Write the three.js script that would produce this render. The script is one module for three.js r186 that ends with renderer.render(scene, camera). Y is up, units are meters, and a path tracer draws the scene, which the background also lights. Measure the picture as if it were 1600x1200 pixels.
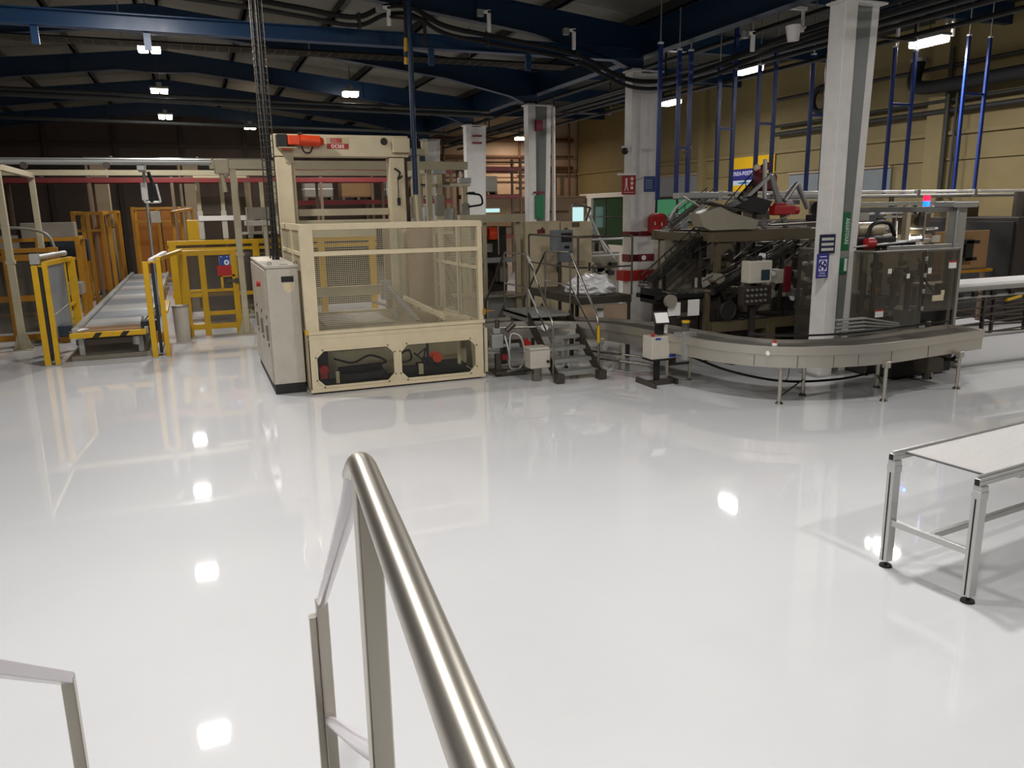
import * as THREE from 'three';
import { RoundedBoxGeometry } from 'three/addons/geometries/RoundedBoxGeometry.js';
import { mergeGeometries } from 'three/addons/utils/BufferGeometryUtils.js';
import { RectAreaLightUniformsLib } from 'three/addons/lights/RectAreaLightUniformsLib.js';
RectAreaLightUniformsLib.init();

// ---------- camera, exposure, lamps ----------
const scene = new THREE.Scene();
scene.background = new THREE.Color(0x000000);
const D2R = Math.PI / 180;
const camera = new THREE.PerspectiveCamera(52.4, 1600 / 1200, 0.05, 200);
camera.rotation.order = 'YXZ';
camera.position.set(0, 2.85, 0);
camera.rotation.set(-12.5 * D2R, -21.8 * D2R, -1.0 * D2R);
const renderer = new THREE.WebGLRenderer();
renderer.toneMapping = THREE.LinearToneMapping;
renderer.toneMappingExposure = 1.2;
renderer.shadowMap.enabled = true;
const LAMP_POWER = 62, LAMP_GLOW = 22;

// ---------- helpers ----------
let seed = 7;
const rnd = () => (seed = (seed * 16807) % 2147483647) / 2147483647;
const rr = (a, b) => a + (b - a) * rnd();
const V = (x, y, z) => new THREE.Vector3(x, y, z);
const used = new Map();
function numbered(n) { const k = used.get(n) ?? 0; used.set(n, k + 1); return k ? n + '_' + String(k).padStart(3, '0') : n; }
function clean(g) {
  g = g.index ? g.toNonIndexed() : g;
  for (const k of Object.keys(g.attributes)) if (!['position', 'normal'].includes(k)) g.deleteAttribute(k);
  if (!g.attributes.normal) g.computeVertexNormals();
  g.morphAttributes = {};
  return g;
}
function uvBox(g) {
  const p = g.attributes.position, n = g.attributes.normal, uv = new Float32Array(p.count * 2);
  for (let i = 0; i < p.count; i++) {
    const x = Math.abs(n.getX(i)), y = Math.abs(n.getY(i)), z = Math.abs(n.getZ(i));
    if (y >= x && y >= z) { uv[2 * i] = p.getX(i); uv[2 * i + 1] = p.getZ(i); }
    else if (x >= z) { uv[2 * i] = p.getZ(i); uv[2 * i + 1] = p.getY(i); }
    else { uv[2 * i] = p.getX(i); uv[2 * i + 1] = p.getY(i); }
  }
  g.setAttribute('uv', new THREE.BufferAttribute(uv, 2));
  return g;
}
const join = (gs) => { const a = gs.flat(3).map(clean); return uvBox(a.length > 1 ? mergeGeometries(a) : a[0]); };
// box from extents
function B(x0, x1, y0, y1, z0, z1, r = 0.006) {
  const w = Math.abs(x1 - x0), h = Math.abs(y1 - y0), d = Math.abs(z1 - z0), m = Math.min(w, h, d);
  r = Math.min(r, m * 0.4);
  const g = r > 0.0015 && m > 0.008 ? new RoundedBoxGeometry(w, h, d, 1, r) : new THREE.BoxGeometry(w, h, d);
  return g.translate((x0 + x1) / 2, (y0 + y1) / 2, (z0 + z1) / 2);
}
// bar between two points; w across (horizontal), h the other way
function Bar(p, q, w = 0.05, h = w, r = 0.004) {
  p = V(...p); q = V(...q);
  const d = q.clone().sub(p), L = d.length(); d.normalize();
  const up = Math.abs(d.y) > 0.98 ? V(0, 0, 1) : V(0, 1, 0);
  const x = new THREE.Vector3().crossVectors(up, d).normalize(), y = new THREE.Vector3().crossVectors(d, x);
  const g = Math.min(w, h) > 0.02 && r > 0.0015 ? new RoundedBoxGeometry(w, h, L, 1, Math.min(r, w * 0.3, h * 0.3)) : new THREE.BoxGeometry(w, h, L);
  g.applyMatrix4(new THREE.Matrix4().makeBasis(x, y, d));
  const c = p.add(q).multiplyScalar(0.5);
  return g.translate(c.x, c.y, c.z);
}
function Cyl(p, q, r0, r1 = r0, seg = 14) {
  p = V(...p); q = V(...q);
  const d = q.clone().sub(p), L = d.length();
  const g = new THREE.CylinderGeometry(r1, r0, L, seg);
  g.applyQuaternion(new THREE.Quaternion().setFromUnitVectors(V(0, 1, 0), d.normalize()));
  const c = p.add(q).multiplyScalar(0.5);
  return g.translate(c.x, c.y, c.z);
}
// tube through points with rounded corners of radius rad
function Tube(pts, r, rad = 0, seg = 10) {
  const P = pts.map((p) => V(...p)), out = [P[0]];
  for (let i = 1; i < P.length - 1; i++) {
    const a = P[i - 1], b = P[i], c = P[i + 1];
    const k = Math.min(rad, a.distanceTo(b) * 0.49, b.distanceTo(c) * 0.49);
    if (k < 1e-4) { out.push(b); continue; }
    const s = b.clone().add(a.clone().sub(b).setLength(k)), e = b.clone().add(c.clone().sub(b).setLength(k));
    const q = new THREE.QuadraticBezierCurve3(s, b, e);
    out.push(...q.getPoints(6));
  }
  out.push(P[P.length - 1]);
  const path = new THREE.CurvePath();
  for (let i = 1; i < out.length; i++) path.add(new THREE.LineCurve3(out[i - 1], out[i]));
  // sweep by hand with parallel frames
  return sweep(out, r, seg);
}
function Smooth(pts, r, n = 60, seg = 10) { return sweep(new THREE.CatmullRomCurve3(pts.map((p) => V(...p))).getPoints(n), r, seg); }
function sweep(pts, r, seg) {
  const pos = [], idx = [], nor = [];
  let nrm = null;
  for (let i = 0; i < pts.length; i++) {
    const t = (i === 0 ? pts[1].clone().sub(pts[0]) : i === pts.length - 1 ? pts[i].clone().sub(pts[i - 1]) : pts[i + 1].clone().sub(pts[i]).normalize().add(pts[i].clone().sub(pts[i - 1]).normalize())).normalize();
    if (!nrm) nrm = Math.abs(t.y) > 0.9 ? V(1, 0, 0) : V(0, 1, 0);
    nrm = nrm.clone().sub(t.clone().multiplyScalar(nrm.dot(t))).normalize();
    const b = new THREE.Vector3().crossVectors(t, nrm);
    for (let k = 0; k <= seg; k++) {
      const a = (k / seg) * Math.PI * 2, n = nrm.clone().multiplyScalar(Math.cos(a)).add(b.clone().multiplyScalar(Math.sin(a)));
      nor.push(n.x, n.y, n.z);
      pos.push(pts[i].x + n.x * r, pts[i].y + n.y * r, pts[i].z + n.z * r);
    }
  }
  for (let i = 0; i < pts.length - 1; i++) for (let k = 0; k < seg; k++) {
    const a = i * (seg + 1) + k, b = a + seg + 1;
    idx.push(a, a + 1, b, b, a + 1, b + 1);
  }
  for (const e of [0, pts.length - 1]) {
    const c = pos.length / 3, t = e ? pts[e].clone().sub(pts[e - 1]).normalize() : pts[0].clone().sub(pts[1]).normalize();
    pos.push(pts[e].x, pts[e].y, pts[e].z); nor.push(t.x, t.y, t.z);
    const s = pos.length / 3;
    for (let k = 0; k <= seg; k++) { const j = (e * (seg + 1) + k) * 3; pos.push(pos[j], pos[j + 1], pos[j + 2]); nor.push(t.x, t.y, t.z); }
    for (let k = 0; k < seg; k++) e ? idx.push(c, s + k, s + k + 1) : idx.push(c, s + k + 1, s + k);
  }
  const g = new THREE.BufferGeometry();
  g.setAttribute('position', new THREE.Float32BufferAttribute(pos, 3));
  g.setAttribute('normal', new THREE.Float32BufferAttribute(nor, 3));
  g.setIndex(idx);
  return g;
}
// prism: polygon of [u,v], extruded. axis 'z': (x,y) at z0..z1; axis 'x': (z,y) at x0..x1; axis 'y': (x,z) at y0..y1
function Prism(poly, axis, a, b, holes = []) {
  const s = new THREE.Shape(poly.map(([u, v]) => new THREE.Vector2(u, v)));
  for (const h of holes) s.holes.push(new THREE.Path(h.map(([u, v]) => new THREE.Vector2(u, v))));
  const g = new THREE.ExtrudeGeometry(s, { depth: b - a, bevelEnabled: false });
  g.translate(0, 0, a);
  if (axis === 'x') g.applyMatrix4(new THREE.Matrix4().set(0, 0, 1, 0, 0, 1, 0, 0, 1, 0, 0, 0, 0, 0, 0, 1)), flip(g);
  if (axis === 'y') g.applyMatrix4(new THREE.Matrix4().set(1, 0, 0, 0, 0, 0, 1, 0, 0, 1, 0, 0, 0, 0, 0, 1)), flip(g);
  return g;
}
function flip(g) {
  if (g.index) g = g;
  const p = g.attributes.position;
  for (const at of Object.values(g.attributes)) for (let i = 0; i < p.count; i += 3) for (let k = 0; k < at.itemSize; k++) {
    const a = at.array, u = (i + 1) * at.itemSize + k, v = (i + 2) * at.itemSize + k, t = a[u]; a[u] = a[v]; a[v] = t;
  }
  g.computeVertexNormals();
  return g;
}
function tag(o, label, category, group) { o.userData.label = label; o.userData.category = category; if (group) o.userData.group = group; return o; }
// a thing: Group at its base; parts are written in world coordinates
const GROUPS = { steel_column: 'white columns between the halls', pallet_load: 'loads on the pallet racks', pallet_rack: 'pallet racks along the back', robot_cell: 'orange cells at the back left', incline_conveyor: 'inclined lanes of the packing machine', pipe_bracket: 'white pipe brackets', cable_hose: 'black cable hoses', safety_fence: 'yellow safety fences', guard_gate: 'yellow light curtain gates', switch_cabinet: 'cream switch cabinets', pillar: 'beige pillars', wall_panel: 'dark grey wall panels', machine_cabinet: 'dark machine cabinets at the right wall' };
function thing(name, label, category, base, group = GROUPS[name]) {
  const o = new THREE.Group(); o.name = numbered(name); o.position.set(...base); scene.add(o);
  return tag(o, label, category, group);
}
// pieces that do not touch become parts of their own under the same name
function clusters(gs) {
  const bb = gs.map((g) => { g.computeBoundingBox(); return g.boundingBox.clone().expandByScalar(0.003); }), id = gs.map((_, i) => i);
  const find = (i) => { while (id[i] !== i) i = id[i]; return i; };
  for (let i = 0; i < gs.length; i++) for (let j = 0; j < i; j++) if (bb[i].intersectsBox(bb[j])) id[find(i)] = find(j);
  const out = new Map(); gs.forEach((g, i) => { const k = find(i); out.has(k) ? out.get(k).push(g) : out.set(k, [g]); });
  return [...out.values()];
}
function part(parent, name, gs, m, label, kind) {
  gs = (Array.isArray(gs) ? gs : [gs]).flat(3);
  if (kind === 'stuff' || gs.length === 1) return piece(parent, name, gs, m, label, kind);
  return clusters(gs).map((c) => piece(parent, name, c, m, label, kind))[0];
}
function piece(parent, name, gs, m, label, kind) {
  const g = join(gs);
  const w = V(0, 0, 0); for (let p = parent; p && p !== scene; p = p.parent) w.add(p.position);
  g.translate(-w.x, -w.y, -w.z);
  const o = new THREE.Mesh(g, m); o.name = name; o.castShadow = o.receiveShadow = true;
  if (label) o.userData.label = label;
  if (kind) o.userData.kind = kind;
  parent.add(o);
  return o;
}
const parts = (parent, name, gs, m, label) => gs.map((g) => part(parent, name, g, m, label));
// sweep a closed cross-section [u, y] along a plan path [x, z] (u to the right of travel)
function Sweep2D(path, poly) {
  const n = path.length, m = poly.length, pos = [], idx = [];
  for (let i = 0; i < n; i++) {
    const a = path[Math.max(0, i - 1)], b = path[Math.min(n - 1, i + 1)], dx = b[0] - a[0], dz = b[1] - a[1], L = Math.hypot(dx, dz);
    const rx = -dz / L, rz = dx / L;
    for (const [u, y] of poly) pos.push(path[i][0] + rx * u, y, path[i][1] + rz * u);
  }
  const tri = THREE.ShapeUtils.triangulateShape(poly.map(([u, y]) => new THREE.Vector2(u, y)), []);
  for (let i = 0; i < n - 1; i++) for (let k = 0; k < m; k++) { const a = i * m + k, b = i * m + ((k + 1) % m), c = a + m, d = b + m; idx.push(a, b, c, b, d, c); }
  for (const t of tri) { idx.push(t[0], t[2], t[1]); const o = (n - 1) * m; idx.push(o + t[0], o + t[1], o + t[2]); }
  let g = new THREE.BufferGeometry(); g.setAttribute('position', new THREE.Float32BufferAttribute(pos, 3)); g.setIndex(idx);
  g = g.toNonIndexed(); g.computeVertexNormals(); return g;
}
const spline2 = (pts, n) => new THREE.CatmullRomCurve3(pts.map(([x, z]) => V(x, 0, z)), false, 'centripetal').getPoints(n).map((p) => [p.x, p.z]);
function single(name, label, category, gs, m, base, group) {
  const g = join(Array.isArray(gs) ? gs : [gs]); g.translate(-base[0], -base[1], -base[2]);
  const o = new THREE.Mesh(g, m); o.name = numbered(name); o.position.set(...base); o.castShadow = o.receiveShadow = true; scene.add(o);
  return tag(o, label, category, group);
}
function struct(name, gs, m) {
  const o = new THREE.Mesh(join(Array.isArray(gs) ? gs : [gs]), m); o.name = name; o.userData.kind = 'structure'; o.castShadow = o.receiveShadow = true; scene.add(o); return o;
}
function structGroup(name) { const o = new THREE.Group(); o.name = name; o.userData.kind = 'structure'; scene.add(o); return o; }
function dup(t, dx, dy, dz, label, turn = 0) {
  const r = t.clone(); r.name = numbered(t.name.replace(/_\d{3}$/, '')); r.position.add(V(dx, dy, dz)); r.rotation.y += turn;
  r.userData = { ...t.userData }; if (label) r.userData.label = label; scene.add(r); return r;
}

// ---------- materials ----------
const M = {};
function mat(name, color, rough = 0.5, metal = 0, extra = {}) { return (M[name] = new THREE.MeshStandardMaterial({ color, roughness: rough, metalness: metal, ...extra })); }
// tileable value-noise texture
function noiseTex(size, layers, lo, hi, srgb, stretch = [1, 1]) {
  const a = new Float32Array(size * size);
  let tot = 0;
  for (const [cells, amp] of layers) {
    const cx = Math.max(1, Math.round(cells * stretch[0])), cy = Math.max(1, Math.round(cells * stretch[1]));
    const gr = Array.from({ length: cx * cy }, rnd); tot += amp;
    for (let y = 0; y < size; y++) for (let x = 0; x < size; x++) {
      const u = (x / size) * cx, v = (y / size) * cy, i = Math.floor(u), j = Math.floor(v);
      const f = (t) => t * t * (3 - 2 * t), fu = f(u - i), fv = f(v - j);
      const s = (p, q) => gr[(p % cx) + (q % cy) * cx];
      a[y * size + x] += amp * ((s(i, j) * (1 - fu) + s(i + 1, j) * fu) * (1 - fv) + (s(i, j + 1) * (1 - fu) + s(i + 1, j + 1) * fu) * fv);
    }
  }
  const d = new Uint8Array(size * size * 4);
  for (let i = 0; i < size * size; i++) { const v = (lo + (hi - lo) * (a[i] / tot)) * 255; d[4 * i] = d[4 * i + 1] = d[4 * i + 2] = v; d[4 * i + 3] = 255; }
  const t = new THREE.DataTexture(d, size, size); t.wrapS = t.wrapT = THREE.RepeatWrapping; t.magFilter = THREE.LinearFilter; t.minFilter = THREE.LinearMipmapLinearFilter; t.generateMipmaps = true;
  if (srgb) t.colorSpace = THREE.SRGBColorSpace;
  t.needsUpdate = true; return t;
}
const rep = (t, x, y = x) => { const c = t.clone(); c.repeat.set(x, y); c.needsUpdate = true; return c; };
const tWave = noiseTex(256, [[5, 1], [11, 0.35]], 0, 1, false);
const tWear = noiseTex(256, [[4, 0.5], [16, 0.5], [60, 0.35]], 0.91, 1, true);
const tRough = noiseTex(256, [[6, 0.6], [30, 0.4]], 0.7, 1, false);
const tBrush = noiseTex(256, [[4, 1]], 0.75, 1, false, [1, 40]);
M.floor = new THREE.MeshPhysicalMaterial({ color: new THREE.Color().setRGB(0.68, 0.685, 0.69), roughness: 0.55, clearcoat: 1, clearcoatRoughness: 0.03, map: rep(noiseTex(256, [[3, 1], [9, 0.6]], 0.95, 1, true), 0.12), bumpMap: rep(tWave, 0.35), bumpScale: 0.0012 });
const painted = (name, color, rough = 0.45, r = 0.6) => mat(name, color, rough, 0, { map: rep(tWear, r), roughnessMap: rep(tRough, r) });
painted('cream', 0xd6c7a6); painted('creamDull', 0xb5ab8e, 0.6); painted('cabinet', 0xbfb9ab, 0.4); painted('yellow', 0xcb9e0e, 0.45); painted('orangeYellow', 0xa8740f, 0.5);
painted('columnWhite', 0xdcd9d4, 0.5); painted('wallCream', 0x85764f, 0.8, 0.15); painted('wallPink', 0xa8917a, 0.8, 0.15); painted('wallBrown', 0x40342c, 0.85, 0.15);
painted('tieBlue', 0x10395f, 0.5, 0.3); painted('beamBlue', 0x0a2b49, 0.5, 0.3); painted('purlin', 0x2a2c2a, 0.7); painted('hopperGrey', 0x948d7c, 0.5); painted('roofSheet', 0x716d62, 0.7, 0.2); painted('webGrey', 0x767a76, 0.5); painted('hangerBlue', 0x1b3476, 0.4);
painted('machineBrown', 0x5a4f3a, 0.5); painted('greyPanel', 0x8f897b, 0.5); painted('greyBlue', 0x7c8387, 0.5);
mat('dark', 0x1c1b1a, 0.6); mat('black', 0x0b0b0c, 0.5); mat('rubber', 0x101012, 0.75); mat('navy', 0x13212f, 0.5); mat('darkBrown', 0x2a221c, 0.7);
mat('rustPipe', 0x5c3b28, 0.6); mat('beltGrey', 0x58585c, 0.5); mat('orange', 0xd4431a, 0.4); mat('red', 0xa81f1c, 0.45); mat('rackRed', 0x742a29, 0.5); mat('maroon', 0x6d1620, 0.5); mat('white', 0xe4e2de, 0.5); mat('green', 0x0d6a3c, 0.5); mat('blueSign', 0x233c94, 0.5);
mat('screen', 0x2c3b40, 0.15); mat('cardboard', 0x8a6a45, 0.85); mat('brownTimber', 0x6d5a48, 0.8); mat('chevronBlack', 0x15140f, 0.6); mat('beige', 0x8f7f66, 0.8);
mat('steel', 0x9a968c, 0.3, 1); mat('brushed', 0xc9c4b8, 0.34, 1); mat('darkSteel', 0x5c564e, 0.4, 0.8); mat('galv', 0xa9aaa6, 0.45, 0.7); mat('alu', 0xc9c9c6, 0.38, 0.75);
mat('deckGrey', 0x59554f, 0.45, 0.4); mat('conveyorSteel', 0xc4bfb4, 0.32, 0.85); mat('film', 0xcdc7cb, 0.2, 0.1); mat('plateGrey', 0x8b9096, 0.4, 0.5);
M.glass = new THREE.MeshPhysicalMaterial({ color: 0xd8dcd6, transmission: 1, thickness: 0, roughness: 0.05, ior: 1.45 });
M.smoke = new THREE.MeshPhysicalMaterial({ color: 0xb9b3a8, transmission: 0.9, thickness: 0, roughness: 0.06, ior: 1.45 });
M.amber = new THREE.MeshPhysicalMaterial({ color: 0x8a5210, transmission: 0.12, thickness: 0, roughness: 0.4 });
M.greenGlass = new THREE.MeshPhysicalMaterial({ color: 0x35543f, roughness: 0.12, transmission: 0.15, thickness: 0 });
M.plastic = new THREE.MeshPhysicalMaterial({ color: 0xf2f2f2, transmission: 0.3, thickness: 0, roughness: 0.35 });
const glow = (c, k) => new THREE.MeshStandardMaterial({ color: 0x222222, emissive: c, emissiveIntensity: k, roughness: 0.4 });
M.lampGlow = glow(0xfff6e8, LAMP_GLOW); M.lampWarm = glow(0xffe2b8, LAMP_GLOW); M.redGlow = glow(0xff1030, 3); M.blueGlow = glow(0x1060ff, 3); M.windowGlow = glow(0xbfe6e6, 0.9); M.greenGlow = glow(0x4ca070, 0.35);
// flat print on a plate: canvas texture fitted to the plate's front
function print(w, h, draw) {
  const c = document.createElement('canvas'); c.width = Math.round(w); c.height = Math.round(h);
  const x = c.getContext('2d'); draw(x, w, h);
  const t = new THREE.CanvasTexture(c); t.colorSpace = THREE.SRGBColorSpace;
  return new THREE.MeshStandardMaterial({ map: t, roughness: 0.5 });
}
function printPlane(parent, name, m, w, h, at, rotY = 0, rotX = 0, rotZ = 0) {
  const g = new THREE.PlaneGeometry(w, h), o = new THREE.Mesh(g, m);
  o.name = name; const b = V(0, 0, 0); for (let p = parent; p && p !== scene; p = p.parent) b.add(p.position);
  o.position.set(at[0] - b.x, at[1] - b.y, at[2] - b.z); o.rotation.set(rotX, rotY, rotZ, 'YXZ'); o.castShadow = o.receiveShadow = true; parent.add(o); return o;
}

// ---------- the building ----------
struct('floor', new THREE.BoxGeometry(36, 0.3, 56).translate(5.5, -0.15, -18), M.floor);
struct('wall_back', [B(-11.6, 22.6, 0, 8.6, -44.5, -44, 0)], M.wallBrown);
struct('wall_left', [B(-11.5, -11, 0, 8.6, -44, 9.5, 0)], M.wallBrown);
struct('wall_front', [B(-11.6, 22.6, 0, 8.6, 9.5, 10, 0)], M.wallCream);
struct('wall_right', [B(22, 22.5, 0, 8.6, -44, 9.5, 0)], M.wallCream);
// pale end wall of the right hall stands just proud of the back wall
struct('wall_end', [B(12.6, 22, 0, 8.3, -44, -43.8, 0)], M.wallPink);
{ // purlins and sheets of the pitched roof
  const ce = structGroup('ceiling');
  const zs = [8, 4, -2, -4.2, -10.3, -16.7, -22.8, -28.6, -34.5, -40.5, -44.2];
  const top = (x) => 8.32 - 0.108 * Math.abs(x + 0.5);
  const zz = [9.6, 4, -4.2, -10.3, -16.7, -22.8, -28.6, -34.5, -40.5, -44.2];
  for (let i = 0; i < zz.length - 1; i++) for (const s of [-1, 1]) for (let k = 0; k < 5; k++) {
    const xa = -0.5 + s * (10.75 / 5) * k, xb = -0.5 + s * (10.75 / 5) * (k + 1), zc = (zz[i] + zz[i + 1]) / 2, w = zz[i] - zz[i + 1] - 0.02;
    part(ce, 'roof_sheet', Bar([xa, top(xa), zc], [xb, top(xb), zc], w, 0.05, 0), M.roofSheet);
  }
  for (const s of [-1, 1]) for (let k = 0; k <= 5; k++) {
    const x = -0.5 + s * (0.25 + (10.2 / 5) * k), y = top(x) - 0.14;
    part(ce, 'purlin', [B(x - 0.035, x + 0.035, y - 0.1, y + 0.1, -44, 9.5, 0), B(x - 0.035, x + 0.09, y - 0.1, y - 0.085, -44, 9.5, 0)], M.purlin);
  }
  part(ce, 'flat_roof', [B(10.1, 22.4, 8.3, 8.6, -44.4, 9.9, 0)], M.purlin);
  part(ce, 'valley_wall', [B(10.2, 10.3, 6.7, 8.3, -44, 9.5, 0)], M.purlin);
  for (const z of [4, -4.2, -10.3, -16.7, -22.8, -28.6, -34.5, -40.5]) part(ce, 'roof_joist', [B(10.3, 22, 7.75, 8.3, z - 0.1, z + 0.1, 0)], M.beamBlue);
}
{ // pitched portal rafters, blue I sections
  const top = (x) => 8.0 - 0.108 * Math.abs(x + 0.5);
  let n = 1;
  for (const z of [4, -4.2, -10.3, -16.7, -22.8, -28.6, -34.5, -40.5]) {
    const up = [[-10.9, top(-10.9)], [-0.5, top(-0.5)], [10.1, top(10.1)]];
    const lo = [[9.75, 5.98], [9.2, 6.2], [7.2, top(7.2) - 0.55], [0.6, top(0.6) - 0.5], [-0.5, top(-0.5) - 0.68], [-1.6, top(-1.6) - 0.5], [-8, top(-8) - 0.55], [-10.9, 5.98]];
    const fl = [];
    for (let i = 0; i < up.length - 1; i++) fl.push(Bar([...up[i], z], [...up[i + 1], z], 0.22, 0.02, 0));
    for (let i = 0; i < lo.length - 1; i++) fl.push(Bar([...lo[i], z], [...lo[i + 1], z], 0.22, 0.02, 0));
    for (const x of [-6, -3, 3, 6]) fl.push(B(x - 0.006, x + 0.006, top(x) - 0.53, top(x), z - 0.1, z + 0.1, 0));
    struct('trim_' + n++, [Prism([...up, [10.1, 5.98], ...lo], 'z', z - 0.008, z + 0.008), ...fl], M.beamBlue);
  }
  // tie beams at eaves level, and the valley beam over the column row
  const I = (p, q, w, h) => [Bar(p, q, 0.012, h, 0), Bar([p[0], p[1] + h / 2, p[2]], [q[0], q[1] + h / 2, q[2]], w, 0.02, 0), Bar([p[0], p[1] - h / 2, p[2]], [q[0], q[1] - h / 2, q[2]], w, 0.02, 0)];
  struct('trim_' + n++, [...I([-10.9, 6.3, -16.72], [9.75, 6.3, -16.72], 0.24, 0.26), ...[-2.2, -0.4, 5, 7.2].map((x) => B(x - 0.06, x + 0.06, 5.85, 6.2, -16.75, -16.69, 0))], M.tieBlue);
  struct('trim_' + n++, I([10.1, 6.62, 9.4], [10.1, 6.62, -44], 0.3, 0.7), M.beamBlue);
  // ledges of the right wall
  struct('trim_' + n++, [B(21.9, 22, 4.9, 5.02, -44, 9.5), B(21.94, 22, 4.15, 4.22, -34, 9.5)], M.wallCream);
  struct('trim_' + n++, [B(21.7, 22, 0, 8.3, -18.9, -18.3), B(21.75, 22, 0, 8.3, -31.1, -30.7), B(21.75, 22, 0, 8.3, -6, -5.6)], M.wallCream);
}
// ---------- columns of the row between the halls ----------
function column(z, label, clad) {
  const t = thing('steel_column', label, 'column', [10, 0, z]);
  part(t, 'cladding', [B(9.72, 9.97, 0, 6.0, z - 0.17, z + 0.17, 0.012)], M.columnWhite);
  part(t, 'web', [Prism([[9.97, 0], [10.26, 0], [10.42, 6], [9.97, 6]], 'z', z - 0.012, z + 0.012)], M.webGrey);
  part(t, 'flange', [Bar([10.27, 0, z], [10.43, 6, z], 0.28, 0.022, 0)], M.columnWhite);
  part(t, 'base_plate', [B(9.6, 10.4, 0, 0.025, z - 0.22, z + 0.22)], M.galv);
  part(t, 'cap_plate', [B(9.66, 10.55, 5.93, 5.965, z - 0.2, z + 0.2)], M.columnWhite);
  if (clad) part(t, 'front_cladding', [B(9.95, 10.38, 0, 5.9, z + 0.0, z + 0.165, 0.012)], M.columnWhite);
  return t;
}
const col1 = column(-10.3, 'white H-section column with two signs and a green strip behind the curved conveyor');
const col2 = column(-16.7, 'white boxed column with dark red bands near its foot', true);
const col3 = column(-22.8, 'grooved white column with a small green sign beside the cream switch cabinets');
const col4 = column(-28.6, 'white column behind the cream wire cage machine', true);
const col5 = column(-34.5, 'white column far back, just past the racking', true); const col6 = column(-40.5, 'last white column by the back wall', true);
part(col2, 'red_band', [B(9.7, 10.4, 2.2, 2.32, -16.88, -16.53)], M.maroon, 'thin dark red band');
part(col2, 'red_band', [B(9.7, 10.4, 1.6, 1.78, -16.88, -16.53)], M.maroon, 'dark red band with a pale round mark');
part(col2, 'red_band', [B(9.55, 10.4, 1.15, 1.4, -16.88, -16.5)], M.red, 'wide red band');
part(col2, 'round_mark', [Cyl([10.1, 1.69, -16.55], [10.1, 1.69, -16.515], 0.06, 0.06, 16)], M.white);
part(col3, 'downpipe', [Cyl([10.52, 0, -22.55], [10.52, 5.9, -22.55], 0.055)], M.columnWhite, 'white round pipe');
part(col3, 'junction_box', [B(9.93, 10.15, 5.2, 5.5, -22.65, -22.5)], M.maroon);
part(col4, 'clamp', [B(9.95, 10.3, 5.3, 5.36, -28.5, -28.3), B(9.95, 10.3, 5.55, 5.6, -28.5, -28.3)], M.maroon);

// ---------- lamps ----------
function lamp(x, z, kind, label, y = 6.8) {
  const t = thing('high_bay_lamp', label, 'lamp', [x, y, z], 'high bay lamps under the roof');
  const along = kind === 'long', w = along ? 0.3 : 0.5, d = along ? 0.95 : 0.34, g = kind === 'warm' ? M.lampWarm : M.lampGlow;
  part(t, 'housing', [B(x - w / 2 - 0.03, x + w / 2 + 0.03, y + 0.02, y + 0.1, z - d / 2 - 0.03, z + d / 2 + 0.03, 0.02), B(x - 0.08, x + 0.08, y + 0.1, y + 0.24, z - 0.08, z + 0.08, 0.02)], M.galv);
  if (along) part(t, 'diffuser', [B(x - w / 2, x + w / 2, y - 0.12, y + 0.02, z - d / 2, z + d / 2, 0.03)], g);
  else for (const s of [-1, 1]) part(t, 'diffuser', [B(x + s * 0.135 - 0.11, x + s * 0.135 + 0.11, y - 0.12, y + 0.02, z - d / 2, z + d / 2, 0.03)], g);
  const rt = x < 10 ? (z < -27 && z !== -28.6 ? 8.27 : 8.22) - 0.108 * Math.abs(x + 0.5) : 8.29;
  part(t, 'suspension_rod', [Cyl([x, y + 0.2, z], [x, rt, z], 0.012, 0.012, 6)], M.darkSteel);
  const l = new THREE.RectAreaLight(kind === 'warm' ? 0xffead4 : 0xfffcfb, LAMP_POWER / (w * d) * (kind === 'warm' ? 0.8 : x > 10 ? 1.45 : 1), w, d);
  l.position.set(0, -0.13, 0); l.rotation.x = -Math.PI / 2; l.name = 'lamp_light'; l.castShadow = true; t.add(l);
}
lamp(-0.5, -21.6, 'twin', 'twin-panel high bay lamp hanging highest in the left ridge row');
lamp(-0.5, -28.6, 'twin', 'middle high bay lamp of the left ridge row');
lamp(-0.5, -35.6, 'twin', 'small far high bay lamp, lowest in the left ridge row');
lamp(5.4, -27.6, 'twin', 'twin high bay lamp alone on the slope above the cream gantry');
lamp(2.95, -38.9, 'warm', 'warm white lamp just left of the cream gantry top');
lamp(17.4, -15.3, 'long', 'long bright lamp above the pair of lit blue hangers');
lamp(15.6, -19.9, 'long', 'lamp half hidden among pipes above the blue hangers');
lamp(17.4, -26.7, 'long', 'slim lamp between the blue hangers right of the banded column');
lamp(17.4, -41.7, 'warm', 'warm glowing lamp by the grooved column at the end wall');
lamp(-0.5, -14.2, 'twin', 'high bay lamp of the ridge row just above the picture');
lamp(-0.5, -7, 'twin', 'high bay lamp over the near floor above the picture');
lamp(-0.5, 0, 'twin', 'high bay lamp over the stair landing');
lamp(5.4, -6, 'twin', 'high bay lamp over the near aisle above the picture');
lamp(5.4, 1, 'twin', 'high bay lamp behind the stair landing');
lamp(-6.5, -4, 'twin', 'high bay lamp over the left aisle above the picture');
lamp(17.4, -6, 'long', 'long lamp of the right hall beyond the picture');

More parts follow.
